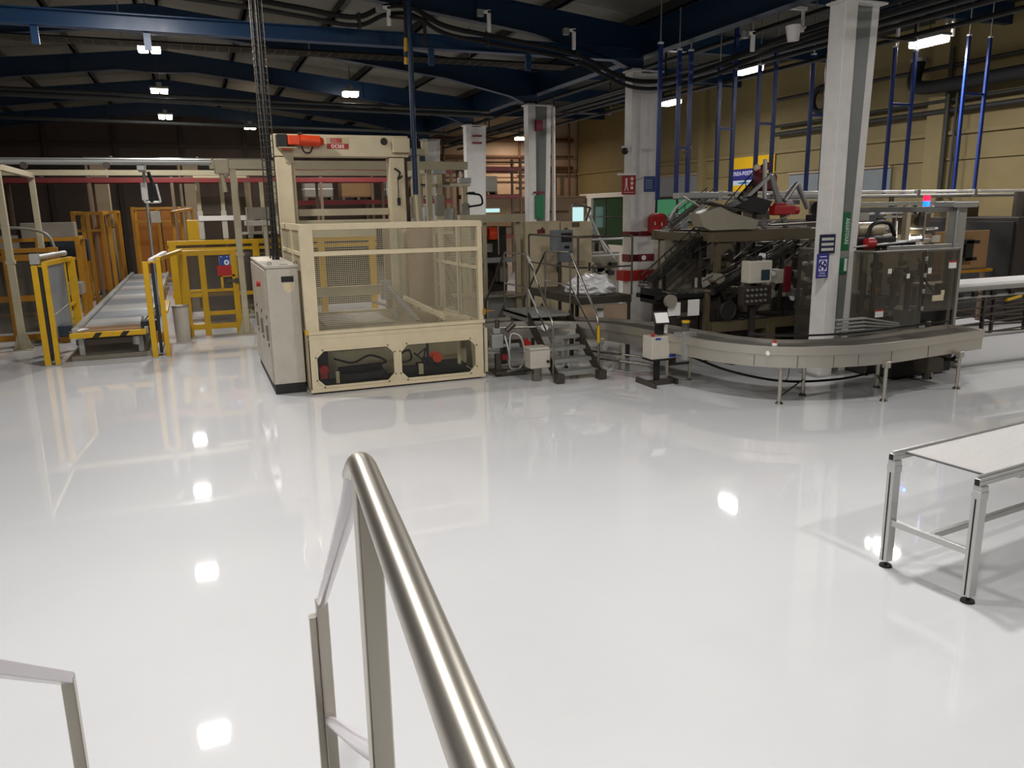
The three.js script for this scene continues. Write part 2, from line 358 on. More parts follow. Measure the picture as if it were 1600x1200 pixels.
// ---------- stair rails in the foreground ----------
{
  const t = thing('stair_handrail', 'thick brushed steel tube handrail running away and bending down the stairs, nearest the camera', 'handrail', [0.25, 1.3, -1.35]);
  part(t, 'top_rail', Tube([[0.1, 2.405, 0.5], [0.18, 2.402, -0.54], [0.252, 2.4, -1.4], [0.262, 2.33, -1.53]], 0.025, 0.09, 28), M.brushed);
  part(t, 'sloping_rail', Tube([[0.256, 2.36, -1.47], [0.275, 2.2, -1.7], [0.37, 1.2, -3.2]], 0.022, 0.05, 20), M.film, 'rail still wrapped in clear protective film');
  part(t, 'post', [B(0.228, 0.272, 1.3, 2.385, -1.375, -1.33, 0.004)], M.brushed, 'upper square post');
  part(t, 'post', [B(0.345, 0.395, 0.12, 1.215, -3.23, -3.17, 0.004), B(0.315, 0.345, 0.12, 1.14, -3.24, -3.2, 0.003)], M.brushed, 'lower square post');
  part(t, 'knee_rail', Tube([[0.37, 0.62, -3.2], [0.27, 1.55, -1.75], [0.25, 1.8, -1.36]], 0.022, 0.02, 16), M.film, 'knee rail wrapped in film');
  part(t, 'end_cap', [Cyl([0.37, 1.185, -3.185], [0.371, 1.195, -3.225], 0.024, 0.02, 16)], M.brushed);
}
{
  const t = thing('stair_guardrail', 'square steel stair railing with a mitred corner in the lower left corner', 'handrail', [-0.58, 0, -3.01]);
  part(t, 'top_rail', Bar([-0.72, 2.55, -0.98], [-0.58, 1.19, -3.02], 0.042, 0.042), M.film);
  part(t, 'post', [B(-0.602, -0.558, 0, 1.2, -3.035, -2.99, 0.004)], M.brushed);
  part(t, 'post', [B(-0.72, -0.68, 0.5, 1.95, -1.93, -1.89, 0.004), B(-0.655, -0.615, 0.3, 1.02, -2.56, -2.52)], M.brushed);
}
{ // landing and steps below the camera
  const t = thing('stair_landing', 'steel landing and steps under the camera, below the picture', 'stairs', [-0.1, 0, -1]);
  part(t, 'platform', [B(-0.7, 0.3, 1.2, 1.25, -1.3, 2)], M.darkSteel);
  for (let i = 0; i < 5; i++) part(t, 'tread', B(-0.62, 0.33, 1.0 - i * 0.2, 1.03 - i * 0.2, -1.62 - i * 0.3, -1.33 - i * 0.3), M.darkSteel);
  part(t, 'stringer', [Bar([0.34, 1.2, -1.3], [0.42, 0.02, -3.1], 0.03, 0.2), Bar([-0.68, 1.2, -1.3], [-0.62, 0.02, -3.1], 0.03, 0.2)], M.darkSteel);
  for (const [x, z] of [[-0.66, -1.2], [0.27, -1.2], [-0.66, 1.9], [0.27, 1.9]]) part(t, 'leg', B(x - 0.03, x + 0.03, 0, 1.2, z - 0.03, z + 0.03), M.darkSteel);
}
{ // aluminium conveyor table at the right edge
  const t = thing('conveyor_table', 'aluminium profile conveyor table with ridged white top at the right edge', 'conveyor', [5, 0, -4]);
  const ang = -0.105, c = Math.cos(ang), s = Math.sin(ang), o = [4.99, -3.62];
  const W = (u, y, v) => [o[0] + u * c + v * -s * -1, y, o[1] + u * s - v * c]; // u along the table, v across
  const BB = (u0, u1, y0, y1, v0, v1) => Bar(W(u0, (y0 + y1) / 2, (v0 + v1) / 2), W(u1, (y0 + y1) / 2, (v0 + v1) / 2), Math.abs(v1 - v0), y1 - y0, 0.005);
  const L = 3.2;
  for (const v of [0, 0.68]) {
    part(t, 'side_rail', [BB(-0.03, L, 0.9, 0.955, v - 0.022, v + 0.022), BB(-0.03, L, 0.918, 0.936, v - 0.027, v - 0.022), BB(-0.02, L, 0.955, 0.975, v + (v ? -0.012 : 0.0), v + (v ? 0.0 : 0.012))], M.alu);
    part(t, 'rail_end_cap', [BB(-0.036, -0.03, 0.905, 0.95, v - 0.018, v + 0.018)], M.dark, 'dark hollow end of the profile');
  }
  for (const u of [0.02, 2.6]) for (const v of [0, 0.68]) {
    const [x, , z] = W(u, 0, v);
    const lg = part(t, 'leg', [B(x - 0.038, x + 0.038, 0.05, 0.9, z - 0.034, z + 0.034), B(x - 0.042, x + 0.042, 0.8, 0.86, z - 0.038, z + 0.038)], M.alu);
    part(lg, 'foot', [Cyl([x, 0, z], [x, 0.016, z], 0.05, 0.046, 20), Cyl([x, 0.016, z], [x, 0.06, z], 0.012)], M.dark);
  }
  part(t, 'groove', [0.02].flatMap((u) => [0, 0.68].map((v) => { const [x, , z] = W(u, 0, v); return B(x - 0.006, x + 0.006, 0.06, 0.8, z + 0.0335, z + 0.0355, 0), B(x - 0.0395, x - 0.0375, 0.06, 0.8, z - 0.006, z + 0.006, 0); })), M.dark);
  part(t, 'cross_brace', [BB(-0.005, 0.04, 0.36, 0.41, 0.03, 0.65)], M.alu);
  part(t, 'long_brace', [BB(0.03, 2.6, 0.36, 0.405, 0.32, 0.365), BB(0.03, 2.6, 0.379, 0.386, 0.318, 0.367)], M.alu);
  part(t, 'end_brace', [BB(2.58, 2.62, 0.36, 0.41, 0.03, 0.65), BB(0.5, 0.55, 0.86, 0.9, 0.0, 0.68), BB(2, 2.05, 0.86, 0.9, 0.0, 0.68)], M.alu);
  const sl = []; for (let u = 0.12; u < L - 0.03; u += 0.024) sl.push(BB(u, u + 0.011, 0.952, 0.958, 0.03, 0.65));
  const tp = part(t, 'belt', [BB(0.1, L - 0.02, 0.944, 0.953, 0.026, 0.654)], M.beltGrey);
  part(tp, 'ridge', sl, M.white, 'white moulded ridges across the belt', 'stuff');
}
// ---------- cream wire cage machine ----------
{
  const t = thing('palletizer_cage', 'cream framed wire mesh machine cage with two octagonal windows in its base', 'machine', [3.04, 0, -14.2]);
  const x0 = 1.55, x1 = 4.54, zf = -12.6, zb = -15.4;
  // base skirt with two octagonal windows
  const oct = (a, b, y0, y1, k) => [[a + k, y0], [b - k, y0], [b, y0 + k], [b, y1 - k], [b - k, y1], [a + k, y1], [a, y1 - k], [a, y0 + k]];
  const w1 = oct(1.68, 2.93, 0.13, 0.7, 0.11), w2 = oct(3.06, 4.37, 0.13, 0.7, 0.11);
  part(t, 'front_skirt', [Prism([[x0, 0.06], [x1, 0.06], [x1, 1.0], [x0, 1.0]], 'z', zf - 0.03, zf, [w1, w2]), B(x0, x1, 0.03, 0.085, zf - 0.05, zf + 0.012), B(x0 - 0.015, x1 + 0.015, 0.975, 1.03, zf - 0.06, zf + 0.02), B(x0, x1, 0.9, 0.915, zf, zf + 0.006)], M.cream);
  for (const w of [w1, w2]) {
    const ring = (k) => w.map(([x, y]) => { const cx = (w[0][0] + w[1][0]) / 2, cy = 0.415; return [cx + (x - cx) * (1 + k / 0.65), cy + (y - cy) * (1 + k / 0.285)]; });
    part(t, 'window_rim', Prism(ring(0.035), 'z', zf, zf + 0.008, [w]), M.cream);
    part(t, 'window_pane', new THREE.ShapeGeometry(new THREE.Shape(ring(0.02).map(([x, y]) => new THREE.Vector2(x, y)))).translate(0, 0, zf - 0.034), M.glass);
    part(t, 'window_bolt', ring(0.02).map(([x, y]) => Cyl([x, y, zf + 0.006], [x, y, zf + 0.014], 0.014, 0.012, 8)), M.darkSteel);
  }
  part(t, 'side_skirt', [B(x0, x0 + 0.03, 0.06, 1.0, zb, zf), B(x1 - 0.03, x1, 0.06, 1.0, zb, zf), B(x0, x1, 0.06, 1.0, zb, zb + 0.03), B(x1, x1 + 0.07, 0.1, 0.88, zf - 0.5, zf - 0.04)], M.cream);
  part(t, 'foot', [[1.7, -12.75], [4.4, -12.75], [1.7, -15.2], [4.4, -15.2]].map(([x, z]) => Cyl([x, 0, z], [x, 0.07, z], 0.06, 0.05, 12)), M.darkSteel);
  part(t, 'plinth', [B(x0 + 0.06, x1 - 0.06, 0, 0.06, zb + 0.06, zf - 0.06)], M.dark);
  // corner posts and rails
  const P = (x, z, w = 0.11) => B(x - w / 2, x + w / 2, 1.0, 2.7, z - w / 2, z + w / 2, 0.01);
  part(t, 'corner_post', [B(x0 - 0.01, x0 + 0.2, 1.0, 2.7, zf - 0.09, zf, 0.012)], M.cream, 'wide front corner post');
  part(t, 'corner_post', P(x1 - 0.045, zf - 0.04, 0.085), M.cream); part(t, 'corner_post', P(x0 + 0.04, zb + 0.04, 0.08), M.cream); part(t, 'corner_post', P(x1 - 0.04, zb + 0.04, 0.08), M.cream);
  part(t, 'middle_post', [P(x1 - 0.035, -13.8, 0.07), P(x0 + 0.035, -13.8, 0.07), P(x1 - 0.035, -14.9, 0.07)], M.cream);
  for (const [y, h] of [[2.66, 0.1], [2.24, 0.07]]) {
    part(t, 'front_rail', B(x0 + 0.1, x1 - 0.05, y - h / 2, y + h / 2, zf - 0.07, zf - 0.005), M.cream);
    if (y > 2.5) part(t, 'side_rail', [B(x0 + 0.003, x0 + 0.06, y - h / 2 - 0.004, y + h / 2 - 0.004, zb, zf - 0.03), B(x1 - 0.06, x1 - 0.004, y - h / 2 - 0.004, y + h / 2 - 0.004, zb, zf - 0.03)], M.cream);
    else part(t, 'side_rail', [B(x0 + 0.003, x0 + 0.05, y - 0.03, y + 0.03, zb, zf - 0.03), B(x1 - 0.05, x1 - 0.004, 1.88, 1.94, zb, zf - 0.03)], M.cream);
  }
  part(t, 'back_rail', [B(x0, x1, 2.6, 2.68, zb, zb + 0.06)], M.cream);
  // wire mesh (front, sides)
  const fr = [], sd = [];
  for (let y = 1.04; y < 2.62; y += 0.031) fr.push(B(x0 + 0.19, x1 - 0.08, y - 0.0035, y + 0.0035, zf - 0.04, zf - 0.034, 0));
  for (let x = x0 + 0.22; x < x1 - 0.08; x += 0.031) fr.push(B(x - 0.002, x + 0.002, 1.03, 2.62, zf - 0.0345, zf - 0.0315, 0));
  for (let y = 1.04; y < 2.62; y += 0.031) sd.push(B(x1 - 0.03, x1 - 0.026, y - 0.003, y + 0.003, zb, zf, 0), B(x0 + 0.026, x0 + 0.03, y - 0.003, y + 0.003, zb, zf, 0));
  for (let z = zb + 0.06; z < zf; z += 0.04) sd.push(B(x1 - 0.031, x1 - 0.028, 1.0, 2.62, z - 0.003, z + 0.003, 0), B(x0 + 0.028, x0 + 0.031, 1.0, 2.62, z - 0.003, z + 0.003, 0));
  part(t, 'wire_mesh', fr, M.creamDull, 'fine cream wire mesh at the front', 'stuff');
  part(t, 'wire_mesh', sd, M.creamDull, 'fine cream wire mesh at the sides', 'stuff');
  part(t, 'hinge', [B(x0 - 0.03, x0 + 0.02, 0.98, 1.06, zf + 0.0, zf + 0.03)], M.yellow);
  part(t, 'valve', [B(x1 - 0.02, x1 + 0.03, 1.12, 1.22, zf - 0.01, zf + 0.03), Cyl([x1, 1.17, zf], [x1 + 0.18, 1.18, zf + 0.02], 0.01)], M.orangeYellow, 'small amber valve');
  // works seen through the mesh
  part(t, 'lift_beam', [B(x0 + 0.25, 3.25, 1.4, 1.58, -14.3, -14.15), B(x0 + 0.2, 3.3, 2.42, 2.6, -15.25, -15.15)], M.creamDull);
  part(t, 'lift_arm', [Bar([3.2, 1.62, -14.2], [3.55, 0.98, -13.3], 0.07, 0.09), B(3.14, 3.32, 1.3, 1.65, -14.3, -14.1)], M.galv);
  part(t, 'pusher_cylinder', [Cyl([3.3, 1.2, -13.9], [3.3, 0.95, -13.9], 0.07), Cyl([2.9, 1.3, -14], [3.2, 1.2, -14], 0.02)], M.galv);
  part(t, 'pallet_tray', [B(1.95, 3.1, 0.98, 1.03, -14.6, -13.2), B(1.9, 3.6, 0.93, 0.98, -13.2, -13.1)], M.greyPanel);
  part(t, 'guide_rail', [Bar([3.7, 1.25, -14.8], [4.1, 1.0, -13.4], 0.06, 0.08), Bar([4.0, 1.0, -15.2], [4.45, 1.0, -13], 0.06, 0.06)], M.cream);
  part(t, 'rear_panel', [B(3.95, 4.47, 1.0, 2.55, -15.36, -15.32), B(3.45, 3.6, 1.0, 2.6, -15.3, -15.2)], M.wallPink, 'pinkish beige back panel');
  part(t, 'inner_post', [B(3.5, 3.62, 0.9, 2.62, -14.9, -14.78), B(3.72, 3.8, 0.9, 2.62, -15.2, -15.1)], M.creamDull);
  // machinery behind the windows
  part(t, 'drive_deck', [B(1.75, 4.4, 0.02, 0.9, -13.55, -13.5), B(1.75, 4.4, 0.7, 0.9, -13.5, -13.3)], M.cream);
  part(t, 'dark_shaft', [Cyl([2.1, 0.25, -13.2], [2.85, 0.27, -13.2], 0.06), B(2.1, 2.9, 0.1, 0.2, -13.5, -13.0), B(1.72, 1.9, 0.1, 0.75, -13.1, -12.9), B(3.5, 4.3, 0.1, 0.24, -13.4, -12.9), B(3.1, 3.4, 0.1, 0.25, -13.1, -12.9)], M.dark);
  part(t, 'hose', [Smooth([[2.0, 0.5, -12.95], [2.3, 0.42, -12.9], [2.6, 0.52, -12.9], [2.85, 0.4, -12.85], [2.7, 0.34, -12.95]], 0.018, 40, 8), Smooth([[3.1, 0.5, -12.9], [3.25, 0.56, -12.85], [3.3, 0.4, -12.9], [3.15, 0.36, -12.9], [3.1, 0.5, -12.95]], 0.018, 40, 8), Tube([[3.35, 0.5, -12.9], [3.5, 0.36, -12.85], [3.55, 0.58, -12.85], [3.4, 0.44, -12.9]], 0.014, 0.03, 8)], M.rubber);
  part(t, 'sensor_post', [B(3.56, 3.6, 0.3, 0.72, -12.86, -12.82), B(3.5, 3.75, 0.28, 0.4, -12.95, -12.85)], M.black);
  part(t, 'motor', [Cyl([3.74, 0.4, -13.0], [3.74, 0.4, -12.78], 0.085, 0.085, 20)], M.orange, 'round orange motor'); 
  part(t, 'motor', [Cyl([1.8, 0.36, -12.95], [1.8, 0.36, -12.75], 0.075, 0.075, 20), B(1.74, 1.86, 0.2, 0.36, -12.9, -12.8)], M.red, 'small red motor');
  part(t, 'inner_bracket', [B(4.15, 4.2, 0.2, 0.7, -12.95, -12.9), B(3.42, 3.5, 0.12, 0.3, -12.9, -12.85), B(2.0, 2.06, 0.1, 0.3, -12.9, -12.85)], M.cream);
}
{ // long grey switch cabinet left of the cage
  const t = thing('control_cabinet', 'tall grey steel control cabinet on a dark plinth left of the cream cage', 'cabinet', [1.28, 0, -14.4]);
  const x0 = 1.02, x1 = 1.52, z0 = -12.88, z1 = -15.9;
  part(t, 'plinth', B(x0 + 0.01, x1 - 0.01, 0, 0.16, z1, z0 - 0.02), M.dark);
  part(t, 'body', [B(x0, x1, 0.16, 2.06, z1, z0 - 0.02, 0.012)], M.cabinet);
  part(t, 'end_panel', [B(x0 + 0.01, x1 - 0.005, 0.17, 2.02, z0 - 0.02, z0, 0.008)], M.cabinet);
  part(t, 'roof_cap', [B(x0 - 0.015, x1 + 0.01, 2.03, 2.075, z1 - 0.01, z0 + 0.01, 0.01)], M.cabinet);
  for (let i = 0; i < 3; i++) {
    const za = z0 - 0.06 - i * 1.0, d = part(t, 'door', B(x0 - 0.018, x0, 0.18, 2.0, za - 0.96, za, 0.006), M.cabinet);
    const zh = za - 0.12;
    part(d, 'handle', [B(x0 - 0.05, x0 - 0.02, 0.86, 1.12, zh - 0.02, zh + 0.02, 0.008)], M.steel);
    part(d, 'lock', [Cyl([x0 - 0.03, 0.8, zh], [x0 - 0.015, 0.8, zh], 0.03, 0.03, 12), Cyl([x0 - 0.03, 1.25, zh], [x0 - 0.015, 1.25, zh], 0.03, 0.03, 12)], M.black);
  }
  part(t, 'name_plate', [B(1.25, 1.44, 1.81, 1.9, z0, z0 + 0.006)], M.black, 'black plate');
  part(t, 'round_label', [Prism(Array.from({ length: 17 }, (_, i) => [1.36 + 0.09 * Math.cos(Math.PI + (Math.PI * i) / 16), 1.76 + 0.12 * Math.sin(Math.PI + (Math.PI * i) / 16)]).concat([[1.45, 1.8], [1.27, 1.8]]), 'z', z0, z0 + 0.004)], M.cream, 'faded cream label');
  part(t, 'lifting_eye', [new THREE.TorusGeometry(0.025, 0.008, 8, 14).translate(1.1, 2.1, z0 - 0.12), new THREE.TorusGeometry(0.025, 0.008, 8, 14).translate(1.5, 2.1, z0 - 0.12)], M.steel);
  part(t, 'roof_plate', [Cyl([1.32, 2.07, z0 - 0.18], [1.32, 2.082, z0 - 0.18], 0.07, 0.07, 18)], M.greyPanel);
  part(t, 'stop_button', [Cyl([x0 - 0.08, 1.72, -13.9], [x0 - 0.02, 1.72, -13.9], 0.05, 0.045, 16)], M.red, 'red stop button');
}
{ // cream gantry behind the cage
  const t = thing('gantry_frame', 'cream portal gantry with orange hoist motors rising behind the wire cage', 'machine', [2.8, 0, -15.6]);
  const z = -15.5;
  part(t, 'post', [B(1.57, 1.86, 0, 3.9, z - 0.3, z, 0.015), B(1.86, 1.94, 0.9, 3.85, z - 0.25, z - 0.2)], M.cream, 'left post');
  part(t, 'post', [B(3.71, 4.01, 0, 3.9, z - 0.3, z, 0.015)], M.cream, 'right post');
  part(t, 'top_beam', [B(1.55, 4.1, 3.91, 4.31, z - 0.34, z + 0.01, 0.015)], M.cream);
  part(t, 'gear_cover', [B(3.77, 4.1, 3.99, 4.26, z + 0.01, z + 0.14, 0.015)], M.cream);
  const hm = part(t, 'hoist_motor', [B(1.8, 2.02, 4.1, 4.27, z + 0.04, z + 0.22, 0.02), Cyl([2.02, 4.19, z + 0.13], [2.38, 4.17, z + 0.13], 0.1, 0.1, 18), Cyl([2.38, 4.17, z + 0.13], [2.45, 4.17, z + 0.13], 0.085, 0.06, 18), B(1.7, 1.84, 4.02, 4.06, z + 0.02, z + 0.2)], M.orange, 'orange motor pair');
  part(hm, 'gearbox', [B(1.6, 1.8, 4.06, 4.29, z + 0.02, z + 0.2, 0.02), Cyl([2.0, 4.29, z + 0.1], [2.08, 4.3, z + 0.1], 0.04)], M.dark);
  part(hm, 'cable', Tube([[2.05, 4.1, z + 0.12], [2.08, 3.98, z + 0.1], [2.2, 3.96, z + 0.1], [2.25, 4.08, z + 0.12]], 0.014, 0.05, 8), M.rubber);
  part(t, 'motor_bracket', [B(1.62, 1.95, 4.04, 4.06, z, z + 0.24), Prism([[1.75, 3.8], [1.9, 3.8], [1.9, 4.04], [1.7, 4.04]], 'z', z + 0.0, z + 0.02)], M.creamDull);
  const logo = print(256, 128, (x, w, h) => {
    x.fillStyle = '#b9ab84'; x.fillRect(0, 0, w, h); x.fillStyle = '#a8443f'; x.fillRect(46, 4, 134, 56);
    x.fillStyle = '#c48a7c'; for (let i = 0; i < 5; i++) x.fillRect(52, 10 + i * 10, 60 + i * 4, 4);
    x.fillStyle = '#9c2624'; x.fillRect(4, 66, 248, 58); x.fillStyle = '#f0ddd4'; x.font = 'bold 54px sans-serif'; x.textAlign = 'center'; x.fillText('OCME', w / 2, 114);
  });
  printPlane(t, 'logo_plate', logo, 0.42, 0.21, [2.73, 4.15, z + 0.014]);
  part(t, 'cable_bunch', [Smooth([[3.8, 3.7, z + 0.02], [3.9, 3.62, z + 0.03], [3.86, 3.5, z + 0.03], [3.95, 3.56, z + 0.03]], 0.018, 24, 8), Cyl([3.86, 3.5, z + 0.01], [3.86, 3.1, z + 0.01], 0.008), B(3.83, 3.89, 3.0, 3.14, z, z + 0.04)], M.dark);
  part(t, 'stop_dome', [Cyl([3.62, 4.2, z + 0.02], [3.62, 4.2, z + 0.08], 0.07, 0.05, 16)], M.black);
  part(t, 'cross_frame', [B(1.95, 3.71, 2.82, 2.95, z - 0.25, z - 0.2), B(1.95, 3.71, 2.68, 2.74, z - 0.2, z - 0.15)], M.creamDull, 'sliding frame at cage height');
  part(t, 'chain_guard', [B(4.03, 4.12, 2.9, 3.95, z - 0.3, z - 0.2)], M.brownTimber);
  // second, slimmer mast right behind
  part(t, 'mast', [B(4.28, 4.42, 0, 4.0, z - 0.5, z - 0.36), B(4.2, 4.6, 3.98, 4.1, z - 0.55, z - 0.3), B(4.5, 4.62, 4.1, 4.25, z - 0.5, z - 0.4)], M.creamDull, 'slim mast right of the right post');
}
{
  const t = thing('cable_riser', 'tall wire basket cable riser hanging from the roof left of the gantry', 'cable tray', [1.37, 2.1, -14.6]);
  const z = -14.6, x = 1.36, w = [];
  for (const [dx, dz] of [[-0.1, -0.06], [0.1, -0.06], [-0.1, 0.06], [0.1, 0.06], [0, 0.06]]) w.push(Cyl([x + dx, 2.1, z + dz], [x + dx, 7.6, z + dz], 0.006, 0.006, 5));
  for (let y = 2.12; y < 7.5; y += 0.11) w.push(B(x - 0.1, x + 0.1, y, y + 0.008, z + 0.056, z + 0.064, 0), B(x - 0.1, x + 0.1, y, y + 0.008, z - 0.064, z - 0.056, 0), B(x - 0.104, x - 0.096, y, y + 0.008, z - 0.06, z + 0.06, 0), B(x + 0.096, x + 0.104, y, y + 0.008, z - 0.06, z + 0.06, 0));
  part(t, 'basket', w, M.darkSteel, undefined, 'stuff');
  for (const dx of [-0.05, 0, 0.04]) part(t, 'cable', Smooth([[x + dx, 2.0, z], [x + dx * 0.6, 3.5, z + 0.02], [x + dx * 1.2, 5, z - 0.01], [x + dx, 7.6, z]], 0.022, 40, 7), M.dark);
}

// ---------- left: overhead frame, gates, fences, roller line ----------
{
  const t = thing('pipe_portal', 'tall cream overhead frame on gusseted posts spanning the left roller line', 'frame', [-1.3, 0, -22.2]);
  for (const [x, z] of [[-3.72, -20.1], [1.05, -20.2], [-3.74, -24.3], [1.3, -24.3], [5.9, -20.4], [6.75, -24.3]]) {
    const p = part(t, 'post', B(x - 0.07, x + 0.07, 0.02, 3.95, z - 0.07, z + 0.07, 0.012), M.creamDull);
    part(p, 'gusset', [Prism([[x - 0.2, 0.02], [x + 0.2, 0.02], [x + 0.07, 0.4], [x - 0.07, 0.4]], 'z', z - 0.012, z + 0.012), B(x - 0.2, x + 0.2, 0, 0.02, z - 0.16, z + 0.16)], M.creamDull);
    part(p, 'collar', B(x - 0.09, x + 0.09, 1.9, 1.98, z - 0.09, z + 0.09), M.creamDull);
  }
  part(t, 'front_tube', Cyl([-4.6, 4.08, -20.1], [0.6, 4.08, -20.15], 0.075, 0.075, 14), M.galv, 'bright galvanised tube');
  part(t, 'front_beam', B(0.55, 6.9, 3.93, 4.13, -20.3, -20.1), M.creamDull);
  part(t, 'rear_beam', B(-4.6, 6.9, 3.97, 4.11, -24.4, -24.2), M.creamDull);
  parts(t, 'cross_beam', [B(-3.785, -3.655, 3.9, 4.03, -24.3, -20.12), B(0.985, 1.115, 3.9, 4.04, -24.3, -20.2), B(5.83, 5.97, 3.85, 4.0, -24.3, -20.3)], M.creamDull);
  part(t, 'motor_head', [B(0.65, 0.97, 3.82, 4.15, -20.42, -20.05, 0.03), Cyl([0.8, 3.85, -20.2], [0.85, 3.4, -20.2], 0.06)], M.creamDull);
  parts(t, 'pulley', [[-3.2, -20.1], [-1.6, -20.1], [-3.5, -24.3]].map(([x, z]) => Cyl([x, 3.99, z - 0.06], [x, 3.99, z + 0.06], 0.07, 0.07, 12)), M.darkSteel);
}
{ // light-curtain gates at the mouth of the roller line
  const gate = (name, label, xo, xi, xr, zb, mirror) => {
    const t = thing(name, label, 'gate', [xi, 0, -17.6]);
    part(t, 'post', B(xo - 0.055, xo + 0.055, 0, 1.98, -17.6, -17.5, 0.008), M.yellow, 'outer front post');
    part(t, 'post', B(xi - 0.045, xi + 0.045, 0, 2.03, -17.62, -17.53, 0.008), M.yellow, 'inner front post');
    part(t, 'base_bracket', [B(xo - 0.08, xi + 0.06, 0, 0.02, -17.66, -17.46), B(Math.min(xo, xi), Math.max(xo, xi), 0.08, 0.16, -17.58, -17.54)], M.galv);
    const xm = (xo + xi) / 2;
    const lc = part(t, 'light_curtain', B(xm - 0.03, xm + 0.03, 0.1, 1.95, -17.59, -17.53), M.black, 'dark light curtain bar');
    part(lc, 'lens_strip', B(xm - 0.012, xm + 0.012, 0.2, 1.85, -17.532, -17.526, 0), M.navy);
    part(t, 'top_link', B(Math.min(xo, xi), Math.max(xo, xi), 1.93, 1.98, -17.6, -17.54), M.yellow);
    return t;
  };
  const g1 = gate('guard_gate', 'yellow light curtain gate with grey infill panel left of the roller line', -2.87, -2.7, -2.5, -19.6);
  part(g1, 'rear_post', B(-2.57, -2.42, 0.35, 2.03, -19.65, -19.5, 0.008), M.yellow, 'wide rear post');
  part(g1, 'top_rail', Bar([-2.7, 2.0, -17.6], [-2.5, 2.0, -19.6], 0.08, 0.09), M.yellow);
  part(g1, 'inner_post', Bar([-2.55, 0.5, -19.0], [-2.55, 1.97, -19.0], 0.05, 0.05), M.yellow);
  part(g1, 'infill_panel', Bar([-2.685, 1.23, -17.65], [-2.56, 1.23, -18.97], 0.012, 1.45, 0), M.greyBlue, 'dull grey sheet');
  part(g1, 'short_rail', Bar([-2.55, 1.05, -19.0], [-2.5, 1.05, -19.55], 0.05, 0.06), M.yellow);
  part(g1, 'top_roller', [Cyl([-2.84, 2.12, -17.55], [-2.6, 2.12, -19.6], 0.06, 0.06, 12), B(-2.93, -2.77, 2.0, 2.2, -17.66, -17.5)], M.galv, 'grey roller lying along the top');
  part(g1, 'rope', Cyl([-2.68, 0.98, -17.7], [-2.56, 1.08, -18.95], 0.012, 0.012, 6), M.galv);
  const g2 = gate('guard_gate', 'yellow light curtain gate with white corner cap right of the roller line', -0.92, -0.68, -0.3, -20);
  part(g2, 'top_rail', Bar([-0.68, 2.02, -17.58], [-0.28, 2.06, -20.2], 0.08, 0.08), M.yellow);
  part(g2, 'corner_cap', Bar([-0.82, 2.0, -17.55], [-0.55, 2.12, -18.2], 0.09, 0.06), M.white, 'white chamfered cap');
  part(g2, 'bracket', B(-0.92, -0.72, 0.3, 0.5, -17.9, -17.66), M.orangeYellow);
  part(g2, 'side_rail', B(-0.74, -0.6, 0.9, 0.96, -19.8, -17.6), M.yellow);
}
{
  const t = thing('fence_door', 'yellow safety fence door with blue and red notices right of the roller line', 'gate', [0.36, 0, -20.4]);
  const z = -20.42;
  parts(t, 'post', [B(-0.36, -0.16, 0, 2.04, z - 0.06, z + 0.06, 0.008), B(0.1, 0.24, 0, 2.0, z - 0.056, z + 0.056, 0.008), B(0.83, 0.97, 0, 2.06, z - 0.06, z + 0.06, 0.008)], M.yellow);
  part(t, 'top_rail', B(-0.36, 0.97, 1.93, 2.06, z - 0.05, z + 0.05, 0.008), M.yellow);
  part(t, 'middle_rail', B(-0.3, 0.9, 1.05, 1.12, z - 0.03, z + 0.03), M.yellow);
  part(t, 'lower_rail', B(-0.3, 0.9, 0.15, 0.28, z - 0.05, z + 0.05), M.yellow);
  part(t, 'kick_rail', B(0.2, 0.95, 0.48, 0.58, z - 0.05, z + 0.03), M.yellow);
  part(t, 'clear_panel', B(0.24, 0.83, 0.28, 1.93, z - 0.004, z + 0.004, 0), M.smoke);
  part(t, 'latch_frame', [B(0.56, 0.62, 1.12, 1.45, z, z + 0.06), B(0.56, 0.9, 1.4, 1.46, z, z + 0.06)], M.yellow);
  part(t, 'latch', [B(0.68, 0.95, 1.26, 1.34, z + 0.02, z + 0.07), B(0.88, 1.06, 1.24, 1.36, z + 0.05, z + 0.1)], M.darkSteel);
  const bl = print(128, 128, (x, w, h) => { x.fillStyle = '#26418f'; x.fillRect(0, 0, w, h); x.fillStyle = '#dfe6ee'; x.fillRect(16, 12, 18, 8); x.fillRect(88, 12, 18, 8); x.beginPath(); x.arc(86, 84, 32, 0, 7); x.fill(); x.fillStyle = '#26418f'; x.beginPath(); x.arc(86, 84, 12, 0, 7); x.fill(); });
  printPlane(t, 'blue_notice', bl, 0.24, 0.26, [0.69, 1.79, z + 0.066]);
  part(t, 'notice_backing', B(0.56, 0.83, 1.44, 1.92, z + 0.052, z + 0.064), M.galv);
  part(t, 'red_notice', B(0.5, 0.83, 1.43, 1.68, z + 0.065, z + 0.07), M.red, 'plain red notice');
}
